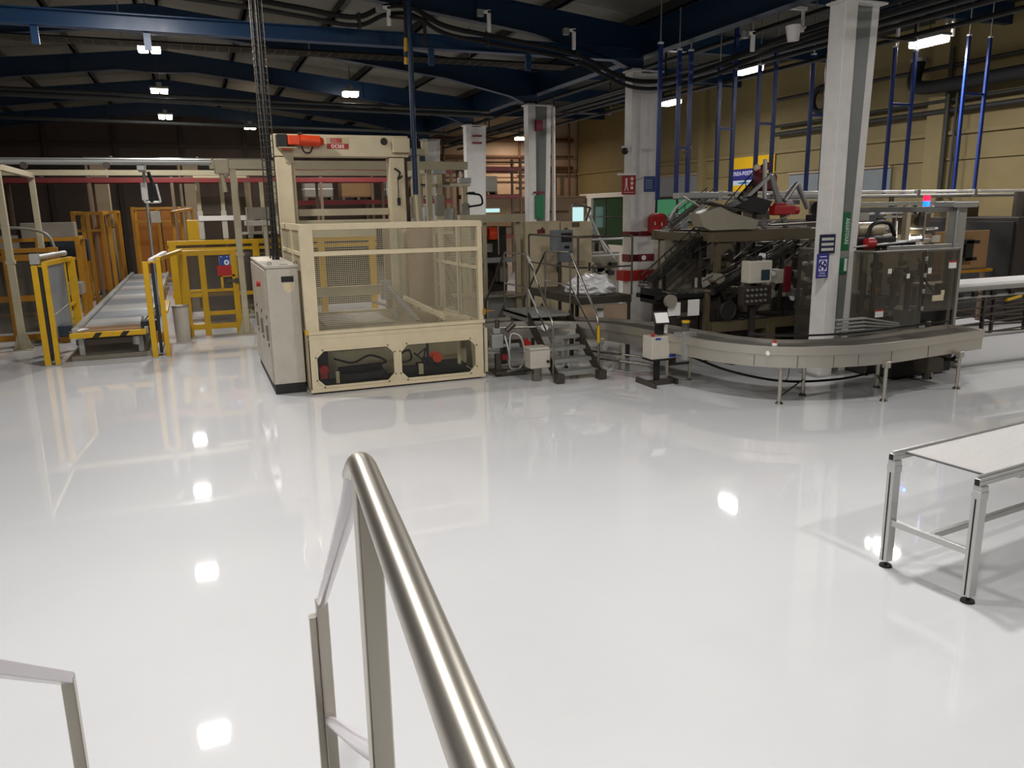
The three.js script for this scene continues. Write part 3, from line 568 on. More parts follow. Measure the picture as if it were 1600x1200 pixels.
{
  const fence = (label, x0, x1, z, h, posts, w, m, rails, panel) => {
    const t = thing('safety_fence', label, 'fence', [(x0 + x1) / 2, 0, z]);
    parts(t, 'post', posts.map((x) => B(x - w / 2, x + w / 2, 0, h, z - 0.05, z + 0.05, 0.008)), m);
    parts(t, 'rail', rails.map(([y, k]) => B(x0, x1, y - k / 2, y + k / 2, z - 0.04, z + 0.04, 0.006)), m);
    if (panel) parts(t, 'panel', posts.slice(1).map((x, i) => B(posts[i] + w / 2, x - w / 2, 0.3, h - 0.1, z - 0.004, z + 0.004, 0)), panel);
    return t;
  };
  fence('bright yellow fence behind the notice door, running on behind the cage', -0.62, 5.0, -23, 2.22, [-0.5, 1.62, 3.4, 4.86], 0.18, M.yellow, [[2.16, 0.12], [1.98, 0.08], [0.75, 0.1]], M.smoke);
  fence('orange yellow fence at the left edge beside the cream post', -6.2, -2.95, -20.8, 2.22, [-6, -3.9, -2.98], 0.2, M.orangeYellow, [[2.16, 0.1], [2.0, 0.14], [1.08, 0.14], [0.18, 0.14]], M.smoke);
}
{ // roller line
  const t = thing('roller_line', 'long pallet roller line with grey plates running back from a yellow edged end', 'conveyor', [-1.75, 0, -28]);
  const x0 = -2.4, x1 = -1.1;
  for (let i = 0; i < 11; i++) { const z = -18.5 - i * 1.55; part(t, 'deck_plate', B(x0 + 0.1, x1, 0.56, 0.6, z - 1.51, z), i % 2 ? M.plateGrey : M.galv); }
  part(t, 'side_rail', B(x0 - 0.02, x0 + 0.08, 0.5, 0.68, -35.6, -17.75), M.galv); part(t, 'side_rail', B(x1 + 0.01, x1 + 0.09, 0.5, 0.64, -35.6, -17.75), M.galv);
  part(t, 'front_lip', B(x0 - 0.05, x1 + 0.05, 0.5, 0.6, -17.75, -17.6), M.yellow, 'yellow front edge');
  parts(t, 'chevron', [-2.05, -1.55].map((x) => Prism([[x, 0.502], [x + 0.12, 0.502], [x + 0.2, 0.598], [x + 0.08, 0.598]], 'z', -17.601, -17.596)), M.chevronBlack);
  part(t, 'end_sheet', B(x0 + 0.06, x1 - 0.02, 0.6, 0.615, -18.5, -17.78), M.cardboard, 'tan board on the first roller section');
  parts(t, 'leg', [[x0 + 0.1, -18], [x1 - 0.1, -18], [x0 + 0.1, -22], [x1 - 0.1, -22], [x0 + 0.1, -27], [x1 - 0.1, -27], [x0 + 0.1, -33], [x1 - 0.1, -33]].map(([x, z]) => B(x - 0.05, x + 0.05, 0.1, 0.5, z - 0.05, z + 0.05)), M.galv);
  part(t, 'floor_pan', B(x0 - 0.1, x1 + 0.3, 0.0, 0.1, -22, -17.9), M.greyPanel, 'low grey floor pan');
  part(t, 'under_beam', B(x0, x1, 0.3, 0.42, -18.1, -18), M.darkSteel);
  part(t, 'drive_motor', Cyl([-1.25, 0.28, -17.85], [-1.25, 0.45, -17.85], 0.1, 0.1, 16), M.galv);
  const mm = (x, z) => [B(x - 0.17, x + 0.17, 0.52, 0.75, z - 0.12, z + 0.12, 0.015)];
  part(t, 'muting_sensor', mm(-2.58, -17.95), M.navy, 'dark blue muting sensor block'); part(t, 'muting_sensor', mm(-0.98, -17.95), M.navy, 'dark blue muting sensor block');
  part(t, 'sensor_bracket', [Bar([-1.15, 0.6, -18], [-1.1, 0.85, -18], 0.06, 0.03), Bar([-1.1, 0.72, -18], [-0.85, 1.0, -18.1], 0.03, 0.03)], M.galv);
  part(t, 'paper_scrap', Bar([-2.45, 0.615, -17.8], [-2.2, 0.64, -18.05], 0.2, 0.006, 0), M.white, 'crumpled white paper');
}
{
  const t = thing('hanging_control_pole', 'white hanging pole with a grey control box above the roller line', 'control box', [-0.92, 0.7, -21]);
  part(t, 'pole', [Cyl([-0.9, 3.95, -21], [-0.92, 0.75, -21], 0.035), B(-1.0, -0.84, 3.9, 4.12, -21.1, -20.15)], M.galv);
  part(t, 'box', B(-0.86, -0.64, 2.72, 2.99, -21.08, -20.9, 0.015), M.cabinet);
  part(t, 'loop_bracket', Tube([[-0.95, 3.6, -20.95], [-0.95, 3.2, -20.95], [-0.6, 3.2, -20.95], [-0.66, 3.62, -20.95]], 0.025, 0.04, 8), M.white);
  part(t, 'green_cable', Smooth([[-0.8, 3.9, -20.95], [-0.72, 3.5, -20.92], [-0.8, 3.2, -20.95]], 0.04, 20, 8), M.navy);
  part(t, 'hanger_plate', B(-1.0, -0.86, 3.25, 3.65, -20.97, -20.93), M.white);
}
{ // orange robot cells further back
  const cell = (label, xs, z, z2, h, amber) => {
    const t = thing('robot_cell', label, 'fence', [(xs[0] + xs[xs.length - 1]) / 2, 0, z]);
    for (const x of xs) part(t, 'post', B(x - 0.06, x + 0.06, 0, h, z - 0.06, z + 0.06), M.orangeYellow);
    const a = xs[0], b = xs[xs.length - 1];
    parts(t, 'rail', [B(a, b, h - 0.1, h, z - 0.05, z + 0.05), B(a, b, h - 0.62, h - 0.54, z - 0.04, z + 0.04), B(a, b, 0.25, 0.33, z - 0.04, z + 0.04)], M.orangeYellow);
    parts(t, 'side_rail', [B(b - 0.05, b + 0.05, h - 0.08, h + 0.02, z2, z), B(a - 0.05, a + 0.05, h - 0.08, h + 0.02, z2, z)], M.orangeYellow);
    parts(t, 'rear_post', [B(a - 0.06, a + 0.06, 0, h, z2 - 0.06, z2 + 0.06), B(b - 0.06, b + 0.06, 0, h, z2 - 0.06, z2 + 0.06)], M.orangeYellow);
    if (amber) parts(t, 'amber_panel', amber.map(([p, q]) => B(p, q, 0.4, h - 0.12, z2 - 0.004, z2 + 0.004, 0)), M.amber);
    return t;
  };
  cell('orange yellow cell with twin posts left of the far roller line', [-3.4, -3.0, -2.6], -28.5, -30.8, 3.05, [[-3.3, -2.7]]);
  cell('amber glazed orange cell behind the far end of the roller line', [-2.15, -1.2, -0.15], -36.2, -38, 3.25, [[-2.1, -1.26], [-1.14, -0.2]]);
  cell('tall twin post orange frame beside the far roller line, nearer than the amber cell', [-3.1, -2.52], -32.6, -34.2, 3.1, null);
  cell('low orange cell frame in front of the green grey machine at far left', [-5.4, -3.9, -2.95], -24.9, -26, 2.35, null);
  const t2 = thing('safety_screen', 'tall yellow screen frame between the control pole and the white lift', 'fence', [-0.3, 0, -25.6]);
  parts(t2, 'post', [B(-0.5, -0.4, 0, 3.0, -25.65, -25.55), B(-0.25, -0.18, 0, 3.0, -25.65, -25.55), B(0.05, 0.13, 0, 3.1, -26.8, -26.7)], M.orangeYellow);
  part(t2, 'top_rail', Bar([-0.48, 2.98, -25.6], [0.1, 3.08, -26.75], 0.08, 0.08), M.orangeYellow);
  const b = thing('waste_bin', 'grey round bin behind the right light curtain gate', 'bin', [-0.4, 0, -19.3]);
  part(b, 'drum', Cyl([-0.4, 0, -19.7], [-0.4, 0.8, -19.7], 0.16, 0.18, 20), M.cabinet); part(b, 'rim', Cyl([-0.4, 0.8, -19.7], [-0.4, 0.84, -19.7], 0.19, 0.19, 20), M.greyPanel);
}
{
  const t = thing('lift_frame', 'white four post lift frame with a pale platform behind the yellow fence', 'machine', [1, 0, -25.5]);
  for (const [x, z] of [[0.3, -25], [0.95, -25], [1.65, -25], [2.15, -26], [2.5, -25.4]]) { const p = part(t, 'post', B(x - 0.055, x + 0.055, 0, 3.85, z - 0.05, z + 0.05), M.creamDull); part(p, 'sleeve', B(x - 0.075, x + 0.075, 2.2, 3.0, z - 0.07, z + 0.07), M.cabinet); }
  part(t, 'platform', B(0.25, 1.8, 2.72, 2.86, -26, -24.9), M.white, 'white platform');
  part(t, 'header', B(0.2, 1.65, 3.92, 4.06, -24.8, -24.6), M.cream, 'pale header board');
  part(t, 'glass_screen', [B(0.36, 0.9, 2.9, 3.4, -25.01, -25, 0), B(1, 1.6, 2.9, 3.4, -25.01, -25, 0)], M.smoke);
  part(t, 'table', [B(0.3, 2.6, 1.7, 1.76, -25.8, -24.9), B(1.4, 2.9, 2.3, 2.36, -26, -24.9), B(1.6, 2.8, 2.0, 2.06, -26, -24.9)], M.cabinet);
  part(t, 'yellow_bin', B(-0.1, 0.25, 2.0, 2.75, -25.6, -25.3, 0.03), M.yellow, 'yellow hopper');
  part(t, 'machine_body', [B(0.4, 2.5, 0.2, 1.5, -26.5, -25.2), B(1.6, 2.4, 1.5, 2.3, -27, -26.2)], M.dark);
  const p = thing('process_frame', 'cream post and beam frame with grey cabinets beside the left of the gantry', 'machine', [2.2, 0, -20.9]);
  parts(p, 'post', [[1.75, -21], [2.0, -21.6], [2.35, -21.2]].map(([x, z]) => B(x - 0.05, x + 0.05, 0, 2.75, z - 0.05, z + 0.05)), M.creamDull);
  part(p, 'shelf', B(1.3, 2.6, 2.6, 2.72, -21.7, -20.9), M.cabinet); part(p, 'head_box', B(1.35, 2.0, 2.75, 3.05, -21.6, -21.1), M.greyPanel); part(p, 'body', B(1.5, 2.6, 0.1, 1.8, -22, -21.3), M.darkBrown);
}
{
  const t = thing('press_machine', 'large green grey machine with a dark opening at the far left', 'machine', [-4.4, 0, -27.5]);
  part(t, 'body', B(-6.5, -3.5, 0, 2.6, -28.5, -27, 0.03), M.darkBrown); part(t, 'upper_unit', B(-4.6, -3.2, 2.3, 2.75, -27.4, -26.8, 0.03), M.greyPanel); part(t, 'dark_cover', B(-3.9, -2.9, 1.6, 2.25, -27.2, -26.7, 0.03), M.navy);
  parts(t, 'panel', [B(-6.3, -5.3, 0.4, 2.4, -27, -26.95), B(-5.2, -4.7, 0.4, 2.4, -27, -26.95)], M.greyPanel); part(t, 'hose_rail', Tube([[-6.5, 2.65, -23.5], [-4, 2.65, -23.5], [-3.4, 2.5, -23.5], [-3.3, 2.0, -23.5]], 0.035, 0.3, 8), M.greyPanel);
  part(t, 'work_table', [B(-3.6, -2.75, 0.5, 0.58, -22.5, -20.95), B(-3.5, -2.8, 0.9, 1.2, -24, -23.2)], M.greyPanel, 'grey side table');
}

// ---------- crossing stairs, platform, curved conveyor ----------
{
  const t = thing('crossing_stairs', 'grey steel crossing stairs with six treads and pipe handrails right of the cage', 'stairs', [5.9, 0, -12.8]);
  const x0 = 5.5, x1 = 6.32;
  for (let i = 0; i < 5; i++) { const y = 0.167 * (i + 1), z = -11.73 - 0.235 * i; part(t, 'tread', [B(x0 + 0.02, x1 - 0.02, y - 0.035, y, z - 0.25, z, 0.004), B(x0 + 0.02, x1 - 0.02, y - 0.06, y - 0.035, z - 0.02, z, 0)], M.galv); }
  part(t, 'platform', [B(x0 - 0.02, x1 + 0.02, 0.95, 1.0, -14.1, -12.88), B(x0 - 0.02, x0 + 0.02, 0.88, 1.0, -14.1, -12.88)], M.galv);
  parts(t, 'stringer', [Bar([x0, 0.02, -11.62], [x0, 0.98, -12.95], 0.02, 0.2), Bar([x1, 0.02, -11.62], [x1, 0.98, -12.95], 0.02, 0.2), Bar([x0, 0.02, -15.3], [x0, 0.98, -14.05], 0.02, 0.2), Bar([x1, 0.02, -15.3], [x1, 0.98, -14.05], 0.02, 0.2)], M.darkSteel);
  for (let i = 0; i < 4; i++) { const y = 0.2 * (i + 1), z = -15.15 + 0.25 * i; part(t, 'rear_tread', B(x0 + 0.02, x1 - 0.02, y - 0.035, y, z - 0.12, z + 0.12), M.galv); }
  parts(t, 'foot_plate', [B(x0 - 0.06, x0 + 0.08, 0, 0.16, -11.72, -11.56), B(x1 - 0.08, x1 + 0.06, 0, 0.16, -11.72, -11.56)], M.darkSteel);
  for (const x of [x0 - 0.01, x1 + 0.03]) {
    part(t, 'handrail', Tube([[x, 1.0, -14.02], [x, 2.08, -14.02], [x, 2.1, -12.92], [x, 1.03, -11.86], [x, 0.86, -11.82], [x, 0.72, -11.92]], 0.02, 0.08, 8), M.steel);
    part(t, 'midrail', Tube([[x, 1.5, -14.02], [x, 1.5, -12.92], [x, 0.62, -11.84]], 0.016, 0.06, 8), M.steel);
    part(t, 'front_post', Cyl([x, 0.05, -11.82], [x, 0.92, -11.82], 0.018), M.steel); part(t, 'platform_post', Cyl([x, 0.95, -12.92], [x, 2.08, -12.92], 0.018), M.steel);
    part(t, 'rear_handrail', Tube([[x, 2.05, -14.02], [x, 1.05, -15.1], [x, 0.05, -15.12]], 0.02, 0.06, 8), M.darkSteel);
  }
  part(t, 'tape', Cyl([x1 + 0.03, 0.6, -11.82], [x1 + 0.03, 0.9, -11.82], 0.026), M.yellow, 'yellow tape wrapped on the right front post');
}
{
  const t = thing('work_platform', 'raised grey work platform with pipe guardrails behind the crossing stairs', 'platform', [7.2, 0, -14.2]);
  const x0 = 6.6, x1 = 7.75, zf = -13.1, zb = -15.4, y = 1.24;
  part(t, 'deck', [B(x0, x1, y - 0.04, y, zb, zf), B(x0, x1, y - 0.14, y - 0.02, zf - 0.02, zf + 0.01), B(x0 - 0.01, x0 + 0.02, y - 0.14, y + 0.02, zb, zf)], M.darkSteel);
  parts(t, 'leg', [[x0 + 0.04, zf - 0.35], [x1 - 0.04, zf - 0.05], [x0 + 0.04, zb + 0.05], [x1 - 0.04, zb + 0.05]].map(([x, z]) => B(x - 0.035, x + 0.035, 0, y - 0.04, z - 0.035, z + 0.035)), M.darkSteel);
  parts(t, 'skirt_panel', [B(x0 + 0.08, x0 + 0.42, 0.75, 1.08, zf - 0.04, zf - 0.03), B(x0 + 0.56, x1 - 0.06, 0.7, 1.08, zf - 0.04, zf - 0.03)], M.wallPink, 'pale hanging panel');
  part(t, 'guardrail', Tube([[x0, y, zb], [x0, y + 1.12, zb], [x0, y + 1.12, zf], [x1, y + 1.12, zf], [x1, y, zf]], 0.02, 0.06, 8), M.darkSteel);
  part(t, 'midrail', Tube([[x0, y + 0.55, zb], [x0, y + 0.55, zf], [x1, y + 0.55, zf]], 0.016, 0.04, 8), M.darkSteel);
  part(t, 'corner_post', Cyl([x0, y, zf], [x0, y + 1.12, zf], 0.02), M.darkSteel);
  const bag = new THREE.IcosahedronGeometry(1, 5), p = bag.attributes.position;
  for (let i = 0; i < p.count; i++) { const v = V(p.getX(i), p.getY(i), p.getZ(i)), n = 1 + 0.13 * Math.sin(v.x * 7 + v.z * 5) * Math.cos(v.z * 9 - v.y * 6) + 0.07 * Math.sin(v.x * 17 + v.y * 13 + v.z * 11); v.multiplyScalar(n); p.setXYZ(i, 7.2 + v.x * 0.46, y + 0.01 + Math.max(0, v.y * 0.26 + 0.1), -13.75 + v.z * 0.5); }
  bag.computeVertexNormals();
  single('plastic_bag', 'crumpled clear plastic sheet lying on the raised work platform', 'bag', bag, M.plastic, [7.2, y, -13.75]);
}
{
  const e = (label, x0, x1, z, h) => { const t = thing('switch_cabinet', label, 'cabinet', [(x0 + x1) / 2, 0, z - 0.2]); part(t, 'body', B(x0, x1, 0.1, h, z - 0.5, z - 0.02, 0.012), M.cream); const d = part(t, 'door', B(x0 + 0.02, x1 - 0.02, 0.15, h - 0.04, z - 0.02, z, 0.008), M.cream); part(d, 'handle', B(x1 - 0.1, x1 - 0.06, 1.4, 1.6, z, z + 0.03), M.dark); part(t, 'plinth', B(x0 + 0.02, x1 - 0.02, 0, 0.1, z - 0.48, z - 0.03), M.dark); return [t, d]; };
  const [, d1] = e('cream switch cabinet with dark emblems left of the grey operator box', 7.2, 8.1, -17, 2.6), [, d2] = e('second cream switch cabinet right of the grey operator box', 8.12, 8.95, -17, 2.58);
  part(d1, 'emblem', [B(7.5, 7.7, 2.32, 2.42, -17, -16.99), B(7.6, 7.66, 2.36, 2.46, -17, -16.985)], M.rackRed); part(d2, 'emblem', [B(8.2, 8.28, 2.3, 2.44, -17, -16.99), B(8.4, 8.6, 2.45, 2.56, -17, -16.99)], M.brownTimber);
  part(d2, 'vent', [0, 1, 2].map((i) => B(8.3, 8.75, 1.5 + i * 0.06, 1.52 + i * 0.06, -17, -16.985)), M.beige);
  const t = thing('operator_box', 'grey operator terminal box with a dark screen in front of the cream cabinets', 'control box', [7.55, 0, -15.9]);
  part(t, 'stand', Cyl([7.6, 0, -16], [7.6, 1.95, -16], 0.04), M.darkSteel); part(t, 'housing', [B(7.4, 7.82, 1.95, 2.42, -16.1, -15.75, 0.02), B(7.55, 7.85, 1.72, 1.95, -16.05, -15.8, 0.015)], M.greyBlue); part(t, 'screen', B(7.52, 7.78, 2.16, 2.36, -15.75, -15.74), M.dark); part(t, 'button_strip', B(7.6, 7.72, 2.02, 2.08, -15.75, -15.735), M.black);
}
{ // portal with dark workings between cage and stairs
  const t = thing('side_portal', 'cream beamed portal holding dark workings just right of the cage', 'machine', [6.4, 0, -17.3]);
  parts(t, 'post', [B(5.68, 5.84, 0, 2.75, -17.1, -16.95), B(6.2, 6.28, 0, 2.6, -17.2, -17.1), B(7.0, 7.12, 0, 2.7, -17.2, -17.1)], M.creamDull);
  part(t, 'beam', B(5.6, 7.15, 2.6, 2.78, -17.16, -16.93), M.creamDull); part(t, 'middle_beam', B(5.8, 7.1, 1.68, 1.8, -17.25, -17.15), M.galv);
  part(t, 'dark_body', [B(5.85, 7.0, 0.5, 2.5, -18.3, -17.7)], M.darkBrown); part(t, 'base_tray', B(5.6, 7.1, 0.9, 0.96, -17.8, -16.9), M.greyPanel);
  parts(t, 'cylinder', [0, 1, 2, 3].map((i) => Cyl([5.95 + i * 0.25, 1.2, -17.6], [5.95 + i * 0.25, 1.55 + 0.1 * (i % 2), -17.6], 0.06, 0.06, 10)), M.darkSteel);
  part(t, 'orange_unit', [B(6.5, 6.72, 2.2, 2.48, -17.65, -17.5), B(6.3, 6.45, 2.3, 2.5, -17.65, -17.5)], M.orange); parts(t, 'pale_block', [B(6.75, 6.95, 1.2, 1.62, -17.65, -17.5), B(6.3, 6.6, 1.9, 2.1, -17.68, -17.6), B(6.0, 6.2, 1.95, 2.2, -17.68, -17.6)], M.greyPanel);
  part(t, 'white_skirt', B(5.7, 7.1, 0.1, 0.85, -17.3, -17.25), M.galv);
  for (const x of [6.0, 6.35, 6.7]) part(t, 'guide_rod', Cyl([x, 1.85, -17.45], [x, 2.6, -17.45], 0.015, 0.015, 6), M.galv);
}
{
  const t = thing('pump_unit', 'cluster of pneumatic fittings with a looped grey hose between cage and stairs', 'machine', [5.0, 0, -12.7]);
  part(t, 'base_rail', [B(4.7, 5.45, 0.06, 0.1, -12.9, -12.5), B(4.75, 4.85, 0, 0.4, -12.7, -12.6)], M.darkSteel);
  part(t, 'manifold', [B(4.68, 4.9, 0.5, 0.75, -12.75, -12.6, 0.02), B(4.72, 4.86, 0.75, 0.86, -12.72, -12.62, 0.02)], M.galv);
  part(t, 'regulator', [Cyl([4.8, 0.86, -12.65], [4.8, 1.0, -12.65], 0.04), Cyl([4.95, 0.8, -12.6], [5.1, 0.92, -12.6], 0.045)], M.darkSteel);
  part(t, 'hose', Smooth([[4.92, 0.72, -12.6], [4.96, 0.4, -12.5], [4.98, 0.16, -12.5], [5.15, 0.14, -12.5], [5.24, 0.4, -12.48], [5.18, 0.7, -12.55], [5.05, 0.74, -12.6], [4.98, 0.45, -12.55]], 0.022, 60, 8), M.galv, 'looped grey hose');
  part(t, 'red_knob', Cyl([5.32, 0.56, -12.62], [5.32, 0.56, -12.52], 0.075, 0.06, 16), M.red, 'red knob'); part(t, 'white_knob', Cyl([5.62, 0.83, -12.5], [5.62, 0.83, -12.42], 0.055, 0.055, 14), M.white);
  part(t, 'bracket', [B(4.9, 5.4, 0.55, 0.62, -12.8, -12.72), B(4.88, 5.0, 0.2, 0.5, -12.75, -12.68)], M.darkSteel); part(t, 'pipe', [Cyl([4.75, 0.86, -12.7], [5.62, 0.84, -12.5], 0.015), Cyl([4.9, 0.1, -12.5], [5.4, 0.12, -12.5], 0.018)], M.steel); part(t, 'red_fitting', B(4.84, 4.94, 0.3, 0.4, -12.6, -12.52), M.maroon);
  const b = thing('junction_cabinet', 'small grey junction cabinet on a short post left of the crossing stairs', 'cabinet', [5.3, 0, -11.95]);
  part(b, 'box', B(5.08, 5.45, 0.24, 0.58, -12.1, -11.85, 0.015), M.cabinet); part(b, 'lid', B(5.06, 5.42, 0.56, 0.6, -12.12, -11.83, 0.01), M.cabinet); part(b, 'post', B(5.18, 5.32, 0.0, 0.24, -12.05, -11.92), M.steel); part(b, 'button', Cyl([5.4, 0.35, -11.86], [5.4, 0.35, -11.82], 0.025, 0.025, 12), M.black);
}
{
  const t = thing('curved_conveyor', 'long stainless steel conveyor curving from the stairs round the white column', 'conveyor', [8.4, 0, -9.5]);
  const path = spline2([[4.75, -13.5], [5.6, -13.4], [6.35, -13.0], [6.95, -12.3], [7.2, -11.4], [7.36, -10.5], [7.5, -9.75], [7.82, -9.2], [8.25, -8.92], [8.75, -8.77], [9.35, -8.72], [10.3, -8.82], [11.55, -8.95]], 110);
  part(t, 'deck', Sweep2D(path, [[-0.29, 0.8], [0.29, 0.8], [0.29, 0.83], [-0.29, 0.83]]), M.deckGrey);
  const prof = (s) => [[s * 0.29, 0.56], [s * 0.31, 0.56], [s * 0.31, 0.74], [s * 0.335, 0.75], [s * 0.335, 0.875], [s * 0.29, 0.875]];
  part(t, 'side_panel', Sweep2D(path, prof(1)), M.conveyorSteel); part(t, 'side_panel', Sweep2D(path, prof(-1).reverse()), M.conveyorSteel);
  part(t, 'underside', Sweep2D(path, [[-0.28, 0.57], [0.28, 0.57], [0.28, 0.59], [-0.28, 0.59]]), M.darkSteel);
  part(t, 'guide_rail', [Sweep2D(path.slice(58), [[0.24, 0.93], [0.255, 0.93], [0.255, 0.96], [0.24, 0.96]].map(([u, y]) => [-u - 0.02, y]).reverse())], M.dark, 'dark inner guide rail');
  for (const [x, z, dx] of [[7.82, -8.93, 0.1], [9.3, -8.4, 0.02], [10.93, -8.5, 0.02], [8.5, -9.2, 0], [9.9, -9.1, 0], [11.2, -9.2, 0], [7.15, -10.9, 0], [7.6, -10.9, 0], [6.2, -12.8, 0], [6.6, -12.2, 0]]) {
    const l = part(t, 'leg', [Cyl([x, 0.03, z], [x, 0.58, z], 0.028, 0.028, 14), B(x - 0.045, x + 0.045, 0.5, 0.6, z - 0.045, z + 0.045, 0.01)], M.conveyorSteel);
    part(l, 'foot', Cyl([x, 0, z], [x, 0.035, z], 0.06, 0.035, 16), M.darkSteel);
  }
  parts(t, 'brace', [Cyl([9.3, 0.2, -8.4], [9.9, 0.2, -9.1], 0.015, 0.015, 8), Cyl([10.93, 0.42, -8.5], [11.2, 0.42, -9.2], 0.015, 0.015, 8), Bar([7.15, 0.3, -10.9], [7.6, 0.3, -10.9], 0.04, 0.04), Cyl([7.82, 0.1, -8.93], [8.5, 0.25, -9.2], 0.012, 0.012, 8)], M.darkSteel);
  for (const i of [62, 70, 78, 84, 92, 100]) { const [x, z] = path[i], b = path[i + 1], L = Math.hypot(b[0] - x, b[1] - z), rx = -(b[1] - z) / L, rz = (b[0] - x) / L, u = 0.313; part(t, 'seam', Bar([x + rx * u, 0.57, z + rz * u], [x + rx * u, 0.735, z + rz * u], 0.012, 0.004, 0), M.steel); }
  part(t, 'stop_button', [Cyl([7.58, 0.78, -8.95], [7.54, 0.78, -8.9], 0.03, 0.03, 12), Cyl([7.72, 0.875, -8.98], [7.72, 0.91, -8.98], 0.04, 0.035, 14)], M.white); part(t, 'stop_cap', Cyl([7.72, 0.91, -8.98], [7.72, 0.95, -8.98], 0.03, 0.022, 14), M.red, 'red mushroom button'); part(t, 'button_cable', Smooth([[7.78, 0.88, -8.96], [7.86, 0.7, -8.84], [7.88, 0.4, -8.85], [7.9, 0.3, -9.0]], 0.006, 24, 6), M.dark);
  for (let i = 0; i < 6; i++) part(t, 'spare_rail', [B(8.95, 9.5, 0.84 + i * 0.058, 0.87 + i * 0.058, -9.08 - (i % 2) * 0.03, -9.03), Bar([9.5, 0.855 + i * 0.058, -9.04], [10.3, 0.852 + i * 0.03, -9.14], 0.016, 0.028, 0)], M.galv, 'stacked stainless guide rail');
  part(t, 'end_plate', B(11.53, 11.58, 0.58, 0.88, -9.25, -8.66), M.conveyorSteel); part(t, 'drive_motor', [B(10.75, 11.1, 0.18, 0.56, -9.2, -8.9, 0.02), Cyl([10.9, 0.05, -9.05], [10.9, 0.18, -9.05], 0.05)], M.darkSteel); part(t, 'drive_hose', Smooth([[11.1, 0.35, -9.0], [11.3, 0.38, -8.9], [11.4, 0.55, -8.85], [11.38, 0.6, -8.8]], 0.03, 20, 8), M.rubber);
  part(t, 'floor_cable', Smooth([[7.3, 0.5, -10.4], [7.6, 0.35, -9.9], [8.4, 0.16, -9.6], [9.5, 0.1, -9.5], [10.4, 0.12, -9.6]], 0.02, 40, 7), M.rubber); part(t, 'lower_pipe', [Cyl([6.4, 0.38, -12.3], [7.1, 0.38, -11.0], 0.02), Cyl([6.3, 0.28, -12.3], [7.0, 0.28, -11.0], 0.02)], M.steel);
  const j = part(t, 'joint_frame', [B(7.02, 7.14, 0.5, 0.95, -10.3, -10.22), Bar([7.05, 0.88, -10.35], [7.3, 0.55, -10.05], 0.05, 0.12), B(7.0, 7.3, 0.86, 0.92, -10.5, -10.3)], M.galv); part(j, 'clear_jar', Cyl([7.12, 0.92, -10.35], [7.12, 1.08, -10.35], 0.06, 0.06, 14), M.smoke); part(j, 'jar_lid', Cyl([7.12, 1.08, -10.35], [7.12, 1.11, -10.35], 0.065, 0.065, 14), M.yellow);
}
{
  const t = thing('inkjet_stand', 'small coding printer with a tilted screen on a dark T-foot stand', 'machine', [6.95, 0, -10.65]);
  const z = -10.75, x = 6.87;
  part(t, 'foot', [B(6.7, 6.74, 0, 0.09, -11.15, -10.55, 0.004), B(6.74, 7.2, 0, 0.09, -10.83, -10.76, 0.004), B(7.2, 7.25, 0, 0.09, -11.0, -10.7, 0.004)], M.darkSteel); part(t, 'post', B(6.84, 6.92, 0.09, 0.5, -10.83, -10.75), M.black);
  part(t, 'body', B(6.7, 7.16, 0.46, 0.83, -10.95, -10.65, 0.015), M.cabinet); part(t, 'base_trim', B(6.7, 7.16, 0.43, 0.46, -10.95, -10.65), M.black); parts(t, 'blue_label', [B(6.76, 6.86, 0.78, 0.81, -10.65, -10.645), B(7.02, 7.14, 0.48, 0.53, -10.65, -10.645)], M.blueSign);
  part(t, 'ink_bottle', [Cyl([7.02, 0.83, -10.8], [7.02, 1.0, -10.8], 0.05, 0.05, 14), Cyl([7.02, 1.0, -10.8], [7.02, 1.06, -10.8], 0.02)], M.white); part(t, 'print_head', [B(6.86, 6.98, 0.85, 1.05, -10.85, -10.75), Bar([6.9, 1.05, -10.8], [7.25, 1.1, -10.7], 0.04, 0.04)], M.black); part(t, 'red_cap', Cyl([6.75, 0.83, -10.72], [6.75, 0.88, -10.72], 0.03), M.red);
  const s = part(t, 'screen', Bar([6.88, 1.03, -10.66], [6.9, 1.22, -10.78], 0.26, 0.04, 0.008), M.dark); part(s, 'screen_glass', Bar([6.885, 1.055, -10.645], [6.9, 1.205, -10.74], 0.22, 0.01, 0), M.white);
}

